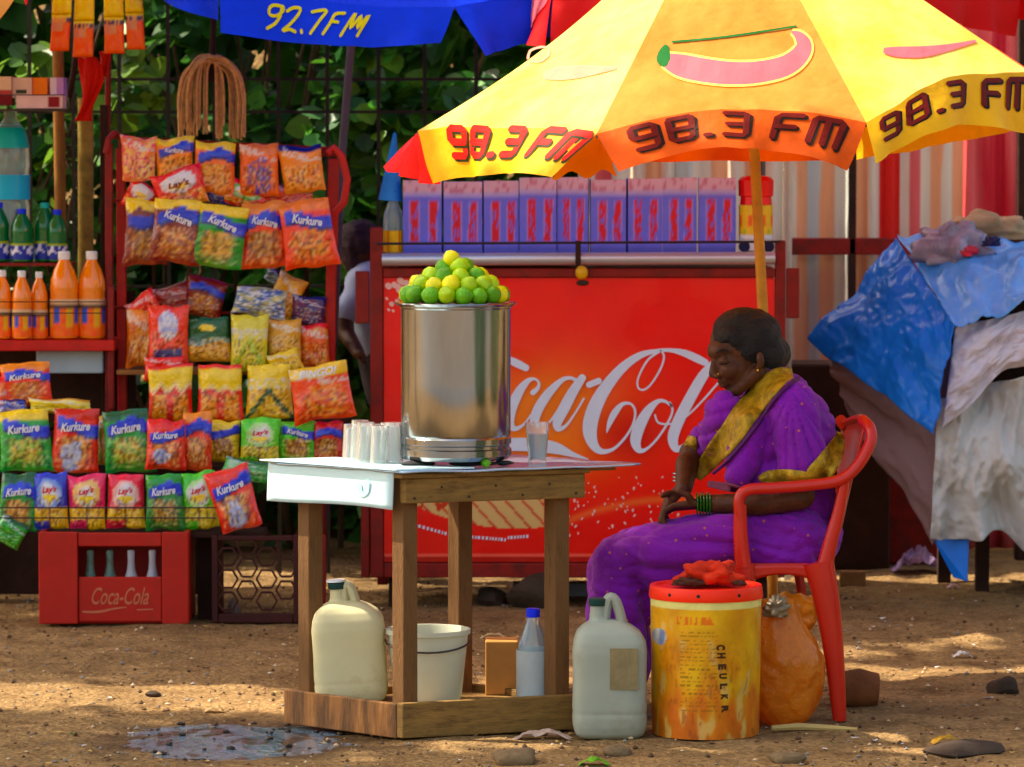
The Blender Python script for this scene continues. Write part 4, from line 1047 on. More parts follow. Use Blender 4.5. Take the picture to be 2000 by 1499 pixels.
# posts and hanging goods at the top left
def pole(pts, r, label, m, name='bamboo_pole', cat='pole'):
    m_ = MB(); m_.tube([Vector(p) for p in crom([tuple(p) for p in pts], 5)], r, 10)
    return tag(m_.build(name, m, smooth=True), label, cat)
BAM = mat('brown_bamboo', rgb(150, 105, 45), rough=.6, ns=10, na=.4, bs=30, bd=.003, stretch=(3, 3, .6))
p_ = P(112, 100, 16); pole([V(p_.x, 16, 0), V(p_.x+.01, 16, 1), V(p_.x, 16, 2.35)], .022, 'brown bamboo pole behind the upper cartons', BAM)
p_ = P(162, 230, 16); pole([V(p_.x-.02, 16.05, 0), V(p_.x+.0, 16.05, 1), V(p_.x+.005, 16.05, 1.9)], .03, 'thick mottled bamboo trunk left of the snack rack', mat('mottled_trunk', rgb(165, 140, 70), rough=.7, ns=14, na=.6, bs=30, bd=.004))
p_ = P(146, 0, 15.8); pole([V(p_.x-.03, 15.85, 1.9), V(p_.x, 15.85, 2.1), V(p_.x+.01, 15.85, 2.6)], .012, 'thin dark pole behind the hanging sachets', DKW)
p_ = P(197, 0, 15.6); pole([V(p_.x-.012, 15.85, 1.2), V(p_.x, 15.85, 1.9), V(p_.x+.01, 15.85, 2.6)], .012, 'thin red brown pole between the two hanging sachet strips', RP)
SAC = mat('sachet_print', vc=True, rough=.25, ns=16, na=.1, bs=30, bd=.004, coat=.3, transl=.25)
def sachets(px, wpx, yb, label, lean=0, k=0):
    r = thing('sachet_strip', label, 'sachet strip', P(px, yb, 15.3), 'strips of orange and yellow sachets')
    h = 72; y = yb; n = 0
    while y > -60:
        def f(u, v, y=y): 
            q = P(px+(u-.5)*wpx*(1-.05*math.sin(v*3))+lean*(yb-(y-v*h))/100, y-v*h, 15.3); e = (max(0, 1-(2*u-1)**4)*max(0, 1-(2*v-1)**6))**.5
            return q-V(0, .010*e+.003*noise.noise(V(u*4, v*4, n+k)), 0)
        def cf(u, v, n=n):
            if n == 0:
                if v > .9: return lin((250, 215, 30))
                if v > .78: return lin((90, 60, 90) if noise.noise(V(u*12, v*3, k)) > 0 else (235, 170, 90))
                if v > .55 and u < .6: return lin((225, 130+60*u, 110))
                return lin((245, 105+30*noise.noise(V(u*5, v*5, k)), 20))
            return lin((252, 215+20*noise.noise(V(u*4, v*4, k)), 10))
        m_ = MB(); m_.grid(f, 12, 16, cf); m_.build('sachet', SAC, r, smooth=True, ang=180, solid=.002)
        y -= h; n += 1
sachets(116, 38, 100, 'orange and yellow sachet strip, leftmost of the four hanging strips', 6, 1)
sachets(162, 40, 112, 'orange and yellow sachet strip left of the thin red brown pole', 3, 2)
sachets(224, 40, 105, 'orange and yellow sachet strip right of the thin red brown pole', -2, 3)
sachets(266, 36, 97, 'orange and yellow sachet strip, rightmost of the four hanging strips', -5, 4)
m_ = MB(); 
def f(u, v):
    w_ = 22+16*math.sin(v*6)*.5; return P(170+(u-.5)*w_*1.6+10*math.sin(v*4), 112+v*125, 15.4)+V(0, .012*math.sin(u*9+v*5), 0)
m_.grid(f, 10, 20); tag(m_.build('cloth_streamer', fab('streamer_red', rgb(190, 30, 10), .3), smooth=True, ang=180, solid=.003), 'dark red cloth strip hanging below the left sachets', 'cloth strip')
m_ = MB(); m_.grid(lambda u, v: P(205+(u-.5)*22*(1-.5*v), 100+v*50, 15.42)+V(0, .01*math.sin(u*9+v*5), 0), 6, 10)
tag(m_.build('cloth_streamer', fab('streamer_red', rgb(190, 30, 10), .3), smooth=True, ang=180, solid=.003), 'short red cloth strip hanging below the right sachets', 'cloth strip')
# rope bundle on a hook
rb = thing('rope_bundle', 'bundle of tan rope strands hanging in an arch from a dark pole', 'rope', P(413, 270, 16.0))
ROPE = mat('tan_rope', rgb(222, 180, 120), rough=.85, ns=40, na=.35, bs=200, bd=.002)
m_ = MB()
for k in range(66):
    sd_ = -1 if k % 2 else 1
    reach = RN.uniform(8, 66); yb = RN.uniform(235, 275); d0 = 16+RN.uniform(-.05, .05)
    top = 112+RN.uniform(-4, 10)+.0*reach
    pts = [(413, top), (413+sd_*reach*.45, top+RN.uniform(-4, 8)+reach*.1), (413+sd_*reach*.85, top+18+reach*.25), (413+sd_*reach, top+55+reach*.3), (413+sd_*reach*RN.uniform(.97, 1.03), top+100), (413+sd_*reach*RN.uniform(.95, 1.05), yb)]
    m_.tube([P(x_, y_, d0) for x_, y_ in crom(pts, 4)], .0042, 5)
m_.build('strands', ROPE, rb, smooth=True)['kind'] = 'stuff'
m_ = MB(); a = P(418, 60, 16.0); m_.tube([P(420, -60, 16.02), P(416, 70, 16.02), P(414, 120, 16.0), P(412, 160, 16.0)], [.011, .011, .014, .012], 8); m_.build('hook_pole', DKW, rb, smooth=True)

# --- crates
cr = thing('bottle_crate', 'red plastic bottle crate with handle window and embossed script', 'crate', P(222, 1220, 14.9))
a = P(76, 1218, 14.9); b = P(368, 1040, 14.9); CRD = mat('crate_red', rgb(168, 34, 18), rough=.55, ns=6, na=.2, dirt=(rgb(110, 50, 30), 7, .5, .7, .5))
D_ = .32; zt_ = b.z
def crbox(x0_, x1_, z0_, z1_, y0_, y1_, nm, m=CRD, bev=.004):
    m_ = MB(); m_.box(((x0_+x1_)/2, (y0_+y1_)/2, (z0_+z1_)/2), (x1_-x0_, y1_-y0_, z1_-z0_)); return m_.build(nm, m, cr, bevel=bev)
wx0, wx1 = P(146, 0, 14.9).x, P(310, 0, 14.9).x; wz0, wz1 = P(0, 1128, 14.9).z, P(0, 1068, 14.9).z
crbox(a.x, wx0-.002, .005, zt_, 14.9, 14.925, 'front_panel'); crbox(wx1+.002, b.x, .005, zt_, 14.9, 14.925, 'front_panel')
crbox(wx0, wx1, .012, wz0, 14.91, 14.927, 'front_panel'); crbox(wx0, wx1, wz1, zt_-.003, 14.905, 14.927, 'handle_bar')
crbox(a.x, a.x+.02, .005, zt_, 14.928, 14.9+D_, 'side_panel'); crbox(b.x-.02, b.x, .005, zt_, 14.928, 14.9+D_, 'side_panel')
crbox(a.x+.022, b.x-.022, .005, zt_, 14.9+D_-.02, 14.9+D_, 'back_panel'); crbox(a.x+.022, b.x-.022, .003, .02, 14.93, 14.9+D_-.022, 'floor_panel')
SCR = mat('script_print', rgb(190, 110, 80), rough=.6)
m_ = MB(); zz = lambda py: P(0, py, 14.9).z; xx = lambda px: P(px, 0, 14.9).x
text_on(m_, 'Coca-Cola', lambda u, v: V(lerp(xx(172), xx(285), u), 14.9085, lerp(zz(1182), zz(1148), v)), shear=.45, bold=.01)
stroke(m_, [(155, 1196, 4), (185, 1196, 5), (215, 1190, 4), (240, 1187, 2)], lambda x_, y_, k: V(xx(x_), 14.9087, zz(y_)))
stroke(m_, [(262, 1192, 2.5), (292, 1191, 2.5)], lambda x_, y_, k: V(xx(x_), 14.9087, zz(y_)))
m_.build('lettering', SCR, cr)
GLS = mat('bottle_glass', rgb(150, 190, 175), rough=.05, trans=.7, ns=4, na=.1)
for k, (px, fill) in enumerate(((165, 0), (204, 0), (246, 1), (288, 1))):
    q = V(xx(px), 14.99, .022); s2 = .0
    r_ = thing('glass_bottle', ['empty glass bottle at the left end of the red crate', 'empty glass bottle, second in the red crate', 'pale glass bottle, third in the red crate', 'pale glass bottle at the right end of the red crate'][k], 'bottle', q, 'bottles in the red crate')
    m_ = MB(); m_.lathe([(.026, 0), (.029, .01), (.029, .10), (.026, .13), (.015, .17), (.012, .20), (.013, .235), (.011, .24), (1e-4, .24)], q, 16)
    m_.build('body', mat('frosted_glass_pale', rgb(215, 215, 225), rough=.15, transl=.3) if fill else GLS, r_, smooth=True)
for k in range(4):
    q = V(xx(100), 14.99+0*k, 0)
lc = thing('lattice_crate', 'dark red crate with hexagon lattice sides standing on end', 'crate', P(500, 1218, 14.95))
CR2 = mat('dark_crate_red', rgb(56, 14, 10), rough=.6, ns=8, na=.25)
a = P(420, 1216, 14.95); b = P(578, 1046, 14.95)
def hexgrid(y, par, nm):
    m_ = MB(); s_ = (b.x-a.x-.03)/3.2; th = .0075
    zc = a.z+.06; r_ = s_*.36
    for i in range(5):
        for j in range(4):
            cx = a.x+.02+s_*(i*.86+.3); cz = a.z+.075+s_*(j*.98+(.49 if i % 2 else 0))
            if cx > b.x-.01 or cz > b.z-.02: continue
            for k in range(6):
                a0 = math.pi/3*k; a1 = a0+math.pi/3
                m_.bar(V(cx+r_*math.cos(a0)*1.25, y+.0007*k, cz+r_*math.sin(a0)*1.25), V(cx+r_*math.cos(a1)*1.25, y+.0007*k, cz+r_*math.sin(a1)*1.25), .007, .011, (0, 1, 0))
    return m_.build(nm, CR2, par)
hexgrid(14.965, lc, 'lattice_panel')
for (x0_, x1_, z0_, z1_, nm) in ((a.x-.012, a.x+.01, 0.003, b.z, 'frame_bar'), (b.x-.01, b.x+.012, .003, b.z, 'frame_bar'), (a.x+.012, b.x-.012, .003, .035, 'frame_bar'), (a.x+.012, b.x-.012, b.z-.02, b.z-.002, 'frame_bar')):
    m_ = MB(); m_.box(((x0_+x1_)/2, 14.97, (z0_+z1_)/2), (x1_-x0_, .03, z1_-z0_)); m_.build(nm, CR2, lc, bevel=.003)
m_ = MB(); m_.box((a.x+.0, 15.13, b.z/2), (.02, .28, b.z-.01)); m_.build('side_panel', CR2, lc)
m_ = MB(); m_.box((b.x-.0, 15.13, b.z/2), (.02, .28, b.z-.01)); m_.build('side_panel', CR2, lc)
# ------------------------------------------------------------------ red counter
CY = 15.5
ct = thing('drinks_counter', 'long red counter with a white script poster on its front', 'counter', P(1130, 1170, CY))
xc = lambda px: P(px, 0, CY).x
zc = lambda py: P(0, py, CY).z
def cbox(nm, px0, px1, py0, py1, y0, y1, m=RP, bev=.004, par=None):
    m_ = MB(); m_.box(((xc(px0)+xc(px1))/2, (y0+y1)/2, (zc(py0)+zc(py1))/2), (xc(px1)-xc(px0), y1-y0, zc(py0)-zc(py1))); return m_.build(nm, m, par or ct, bevel=bev)
cbox('counter_body', 752, 1513, 530, 1112, CY+.02, CY+.56, RP)
cbox('corner_post', 722, 747, 444, 1128, CY-.015, CY+.03, RP)
cbox('corner_post', 1516, 1536, 470, 1128, CY-.015, CY+.03, RP)
cbox('corner_post', 726, 748, 470, 1170, CY+.5, CY+.56, RP)
cbox('side_wing', 693, 720, 530, 632, CY-.01, CY+.02, RP)
cbox('side_wing', 1538, 1563, 524, 622, CY-.01, CY+.02, RP)
cbox('side_panel', 703, 720, 985, 1128, CY-.005, CY+.3, RP)
cbox('base_board', 748, 1515, 1100, 1128, CY-.012, CY+.018, RP)
cbox('top_board', 748, 1515, 524, 542, CY-.02, CY+.56, RP)
ALU = mat('aluminium', rgb(205, 208, 218), rough=.3, metal=.55, ns=5, na=.15, stretch=(.5, 3, 8))
m_ = MB(); m_.tube([V(xc(746), CY-.035, zc(507)), V(xc(1514), CY-.035, zc(504))], .030, 14, flat=.8); m_.build('rounded_ledge', ALU, ct, smooth=True)
cbox('tray_floor', 750, 1512, 496, 500, CY-.01, CY+.5, ALU, 0)
for px in (770, 1490):
    for yy in (CY+.06, CY+.5):
        m_ = MB(); h = zc(1128); m_.box((xc(px), yy, h/2), (.05, .05, h)); m_.build('leg', DKW, ct)
m_ = MB(); m_.tube([V(xc(735), CY-.05, zc(476)), V(xc(1525), CY-.05, zc(472))], .0055, 6); m_.build('front_rail', WIRE, ct)
# printed poster
PO = mat('poster_print', vc=True, rough=.28, ns=5, na=.06, bs=6, bd=.003, coat=.15)
def poster(px, py):
    q = math.exp(-((px-1080)/185)**2-((py-825)/135)**2)
    c = mixc((236, 20, 10), (242, 130, 0), 1.25*q)
    c = mixc(c, (190, 22, 14), .8*math.exp(-((px-1230)/75)**2-((py-850)/60)**2))
    c = mixc(c, (200, 18, 10), sstep(880, 1060, py)*.6)
    if py > 925:                                         # orange wave and piano-like bands
        wy = 1002-26*sstep(1100, 1300, px)+26*math.exp(-((px-1060)/70)**2)
        c = mixc(c, (232, 120, 60), .8*math.exp(-((py-wy)/9)**2)*sstep(1040, 1100, px))
        top = 948+.32*max(0, px-980); bot = 1032-.0012*(px-1000)**2*(1 if px < 1000 else .4)
        if 800 < px < 1062 and top < py < bot:
            st = ((px-(py-980)*.9)/34) % 1
            c = (214, 178, 120) if st > .16 else (190, 50, 30)
            if px < 880 and noise.noise(V(px*.05, py*.05, 0)) > .15: c = (190, 60, 30)
        if 1083 < py < 1088: c = mixc(c, (240, 130, 110), .7)
        if py > 1088: c = (165, 22, 12)
    return c
m_ = MB()
m_.grid(lambda u, v: V(xc(lerp(748.5, 1515, u)), CY-.001-.002*noise.noise(V(u*9, v*7, 0)), zc(lerp(1098, 543, v))), 250, 190,
        lambda u, v: lin(poster(lerp(748, 1515, u), lerp(1098, 543, v))))
pst = m_.build('poster', PO, ct, smooth=True, ang=180)
LW = mat('print_bluish_white', rgb(220, 226, 245), rough=.35, ns=10, na=.05)
A = lambda L_: [(1100+x/3, 560+y/3, w_/3) for x, y, w_ in L_]
Bc = lambda L_: [(680+x/3.407, 500+y/3.407, w_/3.407) for x, y, w_ in L_]
C1 = A([(838, 446, 40), (790, 422, 46), (715, 390, 40), (640, 374, 24), (560, 376, 22), (450, 405, 40), (340, 485, 56), (240, 610, 74), (180, 730, 86), (158, 840, 84), (180, 925, 58), (228, 966, 34), (300, 950, 18), (370, 880, 14), (415, 800, 13), (425, 730, 14), (400, 688, 14), (350, 690, 24), (305, 740, 40), (275, 800, 30), (258, 855, 6)])
C2 = A([(575, 376, 13), (500, 430, 12), (445, 530, 11), (442, 590, 11), (475, 605, 11), (520, 570, 11), (575, 480, 12), (595, 410, 12), (575, 376, 10)])
O1 = A([(640, 700, 14), (600, 672, 18), (555, 675, 28), (500, 730, 54), (450, 820, 68), (428, 905, 62), (450, 958, 36), (495, 950, 16), (560, 885, 13), (622, 790, 13), (645, 725, 13), (630, 680, 12)])
O2 = A([(542, 752, 10), (560, 795, 11), (610, 806, 11), (670, 795, 10), (740, 750, 10), (830, 660, 11), (930, 545, 11)])
L1 = A([(880, 455, 40), (820, 530, 60), (740, 670, 66), (675, 800, 66), (648, 890, 62), (668, 950, 42), (720, 930, 28), (790, 850, 22), (900, 710, 26), (960, 640, 20)])
A2 = A([(1120, 620, 20), (1070, 590, 20), (1000, 640, 50), (930, 760, 60), (905, 880, 60), (930, 940, 36), (990, 900, 18), (1060, 800, 16)])
A3 = A([(1150, 600, 50), (1080, 760, 64), (1040, 880, 60), (1060, 945, 34), (1110, 920, 18), (1180, 830, 12)])
c1 = Bc([(1230, 910, 36), (1262, 880, 26), (1270, 845, 18), (1245, 820, 16), (1200, 830, 34), (1140, 900, 60), (1085, 1020, 70), (1075, 1110, 60), (1110, 1150, 34), (1170, 1120, 16), (1215, 1060, 12)])
a1 = Bc([(1520, 830, 26), (1480, 812, 22), (1420, 830, 34), (1330, 920, 60), (1260, 1030, 66), (1240, 1120, 58), (1270, 1158, 34), (1330, 1120, 16), (1400, 1020, 12)])
a2 = Bc([(1560, 812, 50), (1500, 900, 66), (1440, 1010, 74), (1395, 1100, 66), (1400, 1150, 40), (1450, 1130, 20), (1510, 1050, 13), (1570, 950, 13)])
hy = Bc([(1605, 858, 40), (1670, 832, 42)])
Cb = [(x-352, y+10, w_) for x, y, w_ in C1]; Ob = [(x-352, y+8, w_) for x, y, w_ in O1]
sw = [(800, 905, 10), (870, 885, 16), (950, 872, 22), (1020, 868, 26), (1080, 874, 24), (1120, 888, 10), (1150, 897, 2)]
m_ = MB()
fpos = lambda px, py, k: V(xc(px), CY-.0055-.0004*k, zc(py))
for k, s_ in enumerate((C1, C2, O1, O2, L1, A2, A3, c1, a1, a2, hy, Cb, Ob, sw)):
    s_ = [(x, y, w_) for x, y, w_ in s_]
    stroke(m_, s_, fpos, k, 7)
m_.build('script_lettering', LW, pst)
DRP = mat('print_droplet', rgb(240, 130, 90), rough=.4)
m_ = MB()
for k in range(70):
    px = RN.uniform(1085, 1330); py = 1000-(px-1085)*.18+RN.gauss(0, 32)
    if py > 1080 or py < 930: continue
    q = RN.uniform(2, 5); stroke(m_, [(px, py, q), (px+RN.uniform(-2, 2), py+q*.6, q*.8)], fpos, .2+.02*k, 2)
for k in range(26):
    px = RN.uniform(752, 800); py = 548+RN.random()**1.5*70; q = RN.uniform(4, 15)*(1-(py-548)/130)
    stroke(m_, [(px, py, q), (px+2, py+2, q)], fpos, 2+.05*k, 2)
m_.build('droplet_print', mat('print_pale_pink', rgb(240, 190, 185), rough=.4), pst)['kind'] = 'stuff'
m_ = MB()
for (x0_, y0_, x1_, y1_) in ((810, 1026, 868, 1042), (908, 1048, 985, 1054), (992, 1050, 1035, 1047), (770, 1012, 804, 1023)):
    x = x0_; k = 0
    while x < x1_:
        y = lerp(y0_, y1_, (x-x0_)/(x1_-x0_)); wd = RN.uniform(3, 7)
        stroke(m_, [(x, y, 6), (x+wd*.7, y+.6, 6)], fpos, .3, 1, capr=False); x += wd+1.6; k += 1
m_.build('small_print', LW, pst)
# ten cartons
def tealab(k):
    hz = [(RN.uniform(.28, .36), 0), (RN.uniform(.72, .8), .02)]
    def cf(u, v):
        if v > .86: return (222, 178, 196) if noise.noise(V(u*8, v*20, k)) < .25 else (200, 130, 150)
        if v > .80: return (190, 170, 220)
        c = (118, 116, 218)
        if v < .12: c = (96, 100, 190)
        for i, (h, _) in enumerate(hz):
            hh = h+(.06*(v-.4) if i else 0)
            if abs(u-hh) < (.105 if i == 0 else .095) and .14 < v < .72:
                if noise.noise(V(u*26, v*22, k*3+i)) > -.22: c = (205, 40, 52)
            elif abs(u-hh) < .13 and .14 < v < .72: c = (170, 140, 215)
        return c
    return cf
edges_ = [786, 864, 942, 1013, 1088, 1152, 1224, 1294, 1364, 1440]; tops = [352, 354, 352, 350, 346, 352, 352, 350, 350]
LB = ['leftmost purple carton with red vertical writing in the row on the counter', 'second purple carton from the left on the counter', 'third purple carton from the left on the counter', 'fourth purple carton, just right of the pile of limes',
      'fifth purple carton, below the tucked umbrella fold', 'sixth purple carton from the left on the counter', 'purple carton left of the umbrella pole, fourth from the right', 'second purple carton from the right end of the row', 'rightmost purple carton, beside the red capped jar']
for k in range(9):
    carton(edges_[k]+1.5, edges_[k+1]-1.5, tops[k]+RN.uniform(-3, 3), 495, CY+.05+RN.uniform(0, .01), .13, LB[k], tealab(k), name='purple_carton', group='purple cartons on the counter', rz=RN.uniform(-3, 3))
# jar with red cap at the right end
jb = P(1476, 493, CY+.08); s_ = (CY+.08)/FPX
jr = thing('plastic_jar', 'yellow and orange plastic jar with a wide red cap at the end of the counter', 'jar', jb)
def jl(u, v):
    q = abs(((u*8) % 1)-.5)
    if v < .12: return (235, 235, 235)
    if .4 < v < .75 and q < .28: return (240, 110, 20)
    if v < .3 and q > .3: return (150, 190, 40)
    return (235, 195, 30)
m_ = MB(); R_ = 33*s_; pr = [(.82, 22), (1, 30), (1, 85), (.95, 98)]
m_.grid(lambda u, v: jb+V(R_*math.cos(u*6.2832), R_*math.sin(u*6.2832), lerp(26, 92, v)*s_), 40, 12, lambda u, v: lin(jl(u, v))); m_.build('body', LBL, jr, smooth=True, ang=180)
m_ = MB(); m_.lathe([(R_*.5, 92*s_), (R_*.95, 92.5*s_), (R_*.9, 108*s_), (R_*1.02, 110*s_), (R_*1.05, 140*s_), (R_*.85, 147*s_), (R_*.3, 150*s_), (R_*.22, 158*s_), (1e-4, 160*s_)], jb, 8); m_.build('cap', mat('red_plastic', rgb(225, 28, 14), rough=.35), jr, smooth=True)
m_ = MB(); m_.lathe([(R_*.6, 0), (R_*.98, 4*s_), (R_*.98, 25*s_), (R_*.5, 25.5*s_)], jb, 24); m_.build('foot_ring', CAPW, jr, smooth=True)
for a in (-.9, .9):
    m_ = MB(); m_.lathe([(1e-4, -.01), (11*s_, -.01), (11*s_, .01), (1e-4, .01)], jb+V(a*R_*.8, -R_*.75, 11.5*s_), 14, rot=rotm(90)); m_.build('foot', mat('navy_plastic', rgb(20, 20, 70), rough=.4), jr, smooth=True)
bt = bottle(768, 493, 372, 42, CY+.1, CLR, CAPB, 'clear jar with yellow powder under a light blue paper cone', (.0, .35, lambda u, v: (235, 190, 20) if (u*6) % 1 > .1 else (220, 90, 20)), name='powder_jar', cat='jar', shape='cone')
m_ = MB(); q = P(762, 392, CY+.12); m_.lathe([(.045, 0), (.006, .25), (1e-4, .256)], q, 14, rot=rotm(0, 4)); tag(m_.build('paper_cone', mat('light_blue_paper', rgb(60, 150, 225), rough=.5, transl=.2), smooth=True), 'light blue pointed cone standing at the left end of the counter', 'cone')
# lime charm
lcx = thing('lime_charm', 'yellow lime charm hanging on a dark tag from the counter rail', 'charm', P(1136, 550, CY-.08))
m_ = MB(); m_.box((xc(1129), CY-.066, (zc(470)+zc(522))/2), (.020, .006, zc(470)-zc(522))); m_.build('strap', DKW, lcx)
m_ = MB(); m_.ell(P(1138, 553, CY-.095), (.024, .016, .011)); m_.build('charcoal', DST, lcx, smooth=True)
m_ = MB(); m_.ell(P(1136, 533, CY-.10), (.0235, .0235, .026)); m_.build('lime', mat('lime_old', rgb(215, 170, 20), rough=.4), lcx, smooth=True)
# dark stones and a tin under the counter
for k, (px, py, wd, lb) in enumerate(((1050, 1188, 110, 'dark round stone under the middle of the counter'), (960, 1180, 60, 'small dark stone under the counter behind the table leg'), (1180, 1190, 60, 'dark stone under the counter beside the purple hem'))):
    stone(px, py, wd, lb, DST, .75)
m_ = MB(); q = P(1090, 1150, 15.75); m_.box((q.x, q.y, q.z), (.34, .1, .05)); tag(m_.build('grey_tin', mat('grey_tin', rgb(120, 120, 125), rough=.5), bevel=.004), 'flat grey tin box pushed under the red counter', 'tin')

# ------------------------------------------------------------------ juice table
N_ = V(-.316, 12.0, 0); eR = V(.487, .19, 0); eL = V(-.32, .31, 0)
TB = lambda a, b, z: N_+eR*a+eL*b+V(0, 0, z)
tb = thing('juice_table', 'small worn wooden table with boxed foot and metal sheet top', 'table', tuple(TB(.5, .5, 0)))
TW = mat('table_wood', rgb(112, 80, 46), rough=.75, ns=9, na=.35, bs=60, bd=.003, stretch=(5, 5, .7), dirt=(rgb(60, 40, 22), 9, .5, .68, .7))
TWH = mat('table_wood_rail', rgb(134, 104, 58), rough=.75, ns=9, na=.35, bs=60, bd=.003, stretch=(1, 1, 6), dirt=(rgb(70, 48, 25), 12, .5, .68, .7))
TWD = mat('wet_stained_wood', rgb(160, 112, 66), rough=.6, ns=5, na=.4, bs=50, bd=.004, stretch=(5, 5, .7), dirt=(rgb(58, 42, 30), 3, .42, .62, .8))
def prism(mb, pts2, z0, z1):
    n = len(pts2); mb.add([V(p.x, p.y, z0) for p in pts2]+[V(p.x, p.y, z1) for p in pts2], [tuple(reversed(range(n))), tuple(range(n, 2*n))]+[(i, (i+1) % n, n+(i+1) % n, n+i) for i in range(n)])
def tpost(a, b, sa, sb, z0, z1):
    m_ = MB(); u = .085*sa; w_ = .105*sb
    u1 = a+u; w1 = b+w_
    prism(m_, [TB(a, b, 0), TB(u1, b, 0), TB(u1, w1, 0), TB(a, w1, 0)] if sa*sb > 0 else [TB(a, b, 0), TB(a, w1, 0), TB(u1, w1, 0), TB(u1, b, 0)], z0, z1)
    return m_.build('leg', TW, tb, bevel=.003)
ZT = .757
tpost(.005, .0, 1, 1, 0.004, ZT); tpost(.995, .0, -1, 1, 0.004, ZT); tpost(.005, 1, 1, -1, 0.004, ZT); tpost(.995, 1, -1, -1, 0.004, ZT)
def tboard(nm, a0, a1, b0, b1, z0, z1, m, bev=.003):
    m_ = MB(); prism(m_, [TB(a0, b0, 0), TB(a1, b0, 0), TB(a1, b1, 0), TB(a0, b1, 0)], z0, z1); return m_.build(nm, m, tb, bevel=bev)
tboard('foot_board', -.04, 1.05, -.065, -.008, .006, .108, TWH)
tboard('foot_board', -.045, -.004, -.007, 1.06, .004, .104, TWD)
tboard('foot_board', 1.005, 1.045, -.007, 1.06, .004, .10, TWH)
tboard('foot_board', -.003, 1.004, 1.01, 1.06, .004, .10, TWH)
for k in range(5):
    tboard('floor_slat', .0+.2*k, .195+.2*k, -.005, 1.005, .062, .078, TWH, .002)
tboard('apron', -.02, 1.05, -.06, -.008, .685, ZT, TWH)
tboard('apron', 1.005, 1.05, -.006, 1.05, .69, ZT, TWH)
tboard('apron', -.02, 1.05, 1.01, 1.05, .69, ZT, TWH)
tboard('table_top', -.06, 1.06, -.09, 1.08, ZT+.001, ZT+.014, TWH)
tboard('extension_board', 1.07, 1.31, .05, 1.0, ZT+.003, ZT+.014, TWH, .002)
SHT = mat('steel_sheet', rgb(190, 205, 225), rough=.22, metal=.75, ns=4, na=.2, bs=12, bd=.004)
m_ = MB()
def f(u, v):
    p = TB(lerp(-.08, 1.34, u), lerp(-.13, 1.12, v), ZT+.020); e = max(0, u-.78)
    return p+V(0, 0, .004*noise.noise(V(u*5, v*5, 0))+.02*e)
m_.grid(f, 24, 16); m_.build('metal_sheet', SHT, tb, smooth=True, ang=180, solid=.006)
ACR = mat('white_acrylic', rgb(215, 238, 240), rough=.25, ns=4, na=.06, transl=.15)
m_ = MB()
def f(u, v):
    b = lerp(-.02, 1.17, u); return TB(-.062-.01*v, b, lerp(ZT+.024, .667, v)+.004*math.sin(u*5))
m_.grid(f, 16, 8); m_.build('side_apron_sheet', ACR, tb, smooth=True, ang=180, solid=.005)
tboard('white_edge_strip', -.10, .36, -.10, 1.2, ZT+.025, ZT+.029, ACR, 0)
m_ = MB(); q = lambda x, y, k: TB(-.078, lerp(.17, .28, x), lerp(.72, .70, y))
stroke(m_, [(0, 0, .1), (.1, .9, .2), (.6, 1.2, .2), (.9, .3, .1)], lambda x, y, k: TB(-.080, .2+.09*x, .742-.03*y)); m_.build('blue_scrawl', mat('blue_scrawl', rgb(185, 222, 232), rough=.5), tb)
for k in range(7):
    m_ = MB(); m_.lathe([(.004, 0), (.004, .002), (1e-4, .003)], TB(.03+.16*k, -.066, .70+.03*(k % 2)), 8, rot=rotm(90)); m_.build('nail_head', IRON, tb)
tw_ = ZT+.0245
# pot with limes
pc = V(P(890, 0, 12.2).x, 12.2, tw_); s_ = 12.2/FPX
RUB = mat('black_rubber', rgb(34, 34, 34), rough=.7, ns=10, na=.3)
for (px, dy, rx, lb) in ((812, -.02, .050, 'black pot rest pad left under the steel pot'), (922, -.04, .072, 'long black pot rest pad under the middle of the steel pot'), (985, .05, .03, 'small black pot rest pad right under the steel pot')):
    m_ = MB(); lump(m_, (P(px, 0, 12.2).x, 12.12+dy*.5, tw_+.010), rx, .16/(rx/.05), px, 10)
    k0 = [v for v in m_.v]; m_.v = [V(v.x, 12.12+(v.y-12.12)*.6, max(v.z, tw_+.0008)) for v in k0]
    tag(m_.build('pot_rest', RUB, smooth=True), lb, 'pad', 'black pads under the pot')
pt = thing('steel_pot', 'tall shiny steel pot filled with limes on the juice table', 'pot', pc)
INOX = mat('brushed_steel', rgb(160, 162, 164), rough=.17, metal=1, ns=3, na=.25, bs=1.6, bd=.006, stretch=(2, 2, .5), wob=.07)
R_ = .1625; pb = tw_+.018; H_ = (P(0, 604, 12.05).z-pb)
m_ = MB(); g = [(1e-4, 0), (R_*.94, 0), (R_*.97, .006), (R_, .012), (R_, .030), (R_*.965, .034), (R_*.965, .042), (R_*.995, .046), (R_*.995, .062), (R_*.97, .067), (R_*.985, .073), (R_*.985, H_*.5), (R_*.99, H_-.004), (R_*1.01, H_), (R_*1.01, H_+.004), (R_*.97, H_+.004), (R_*.965, H_-.05), (1e-4, H_-.05)]
m_.lathe(g, V(pc.x, pc.y, pb), 72); m_.build('pot_body', INOX, pt, smooth=True, ang=35)
m_ = MB(); m_.lathe([(1e-4, 0), (R_*1.06, .0), (R_*1.10, .006), (R_*1.09, .009), (R_*1.05, .004), (1e-4, .004)], V(pc.x, pc.y, pb+H_+.005), 48); m_.build('lid_plate', INOX, pt, smooth=True, ang=35)
zl = pb+H_+.011
lmats = [mat('lime_green', rgb(100, 160, 14), rough=.32, ns=8, na=.45, bs=140, bd=.004, sss=.1), mat('lime_yellow_green', rgb(170, 200, 14), rough=.32, ns=8, na=.35, bs=140, bd=.002, sss=.1), mat('lime_yellow', rgb(225, 215, 20), rough=.32, ns=8, na=.3, bs=140, bd=.002, sss=.1)]
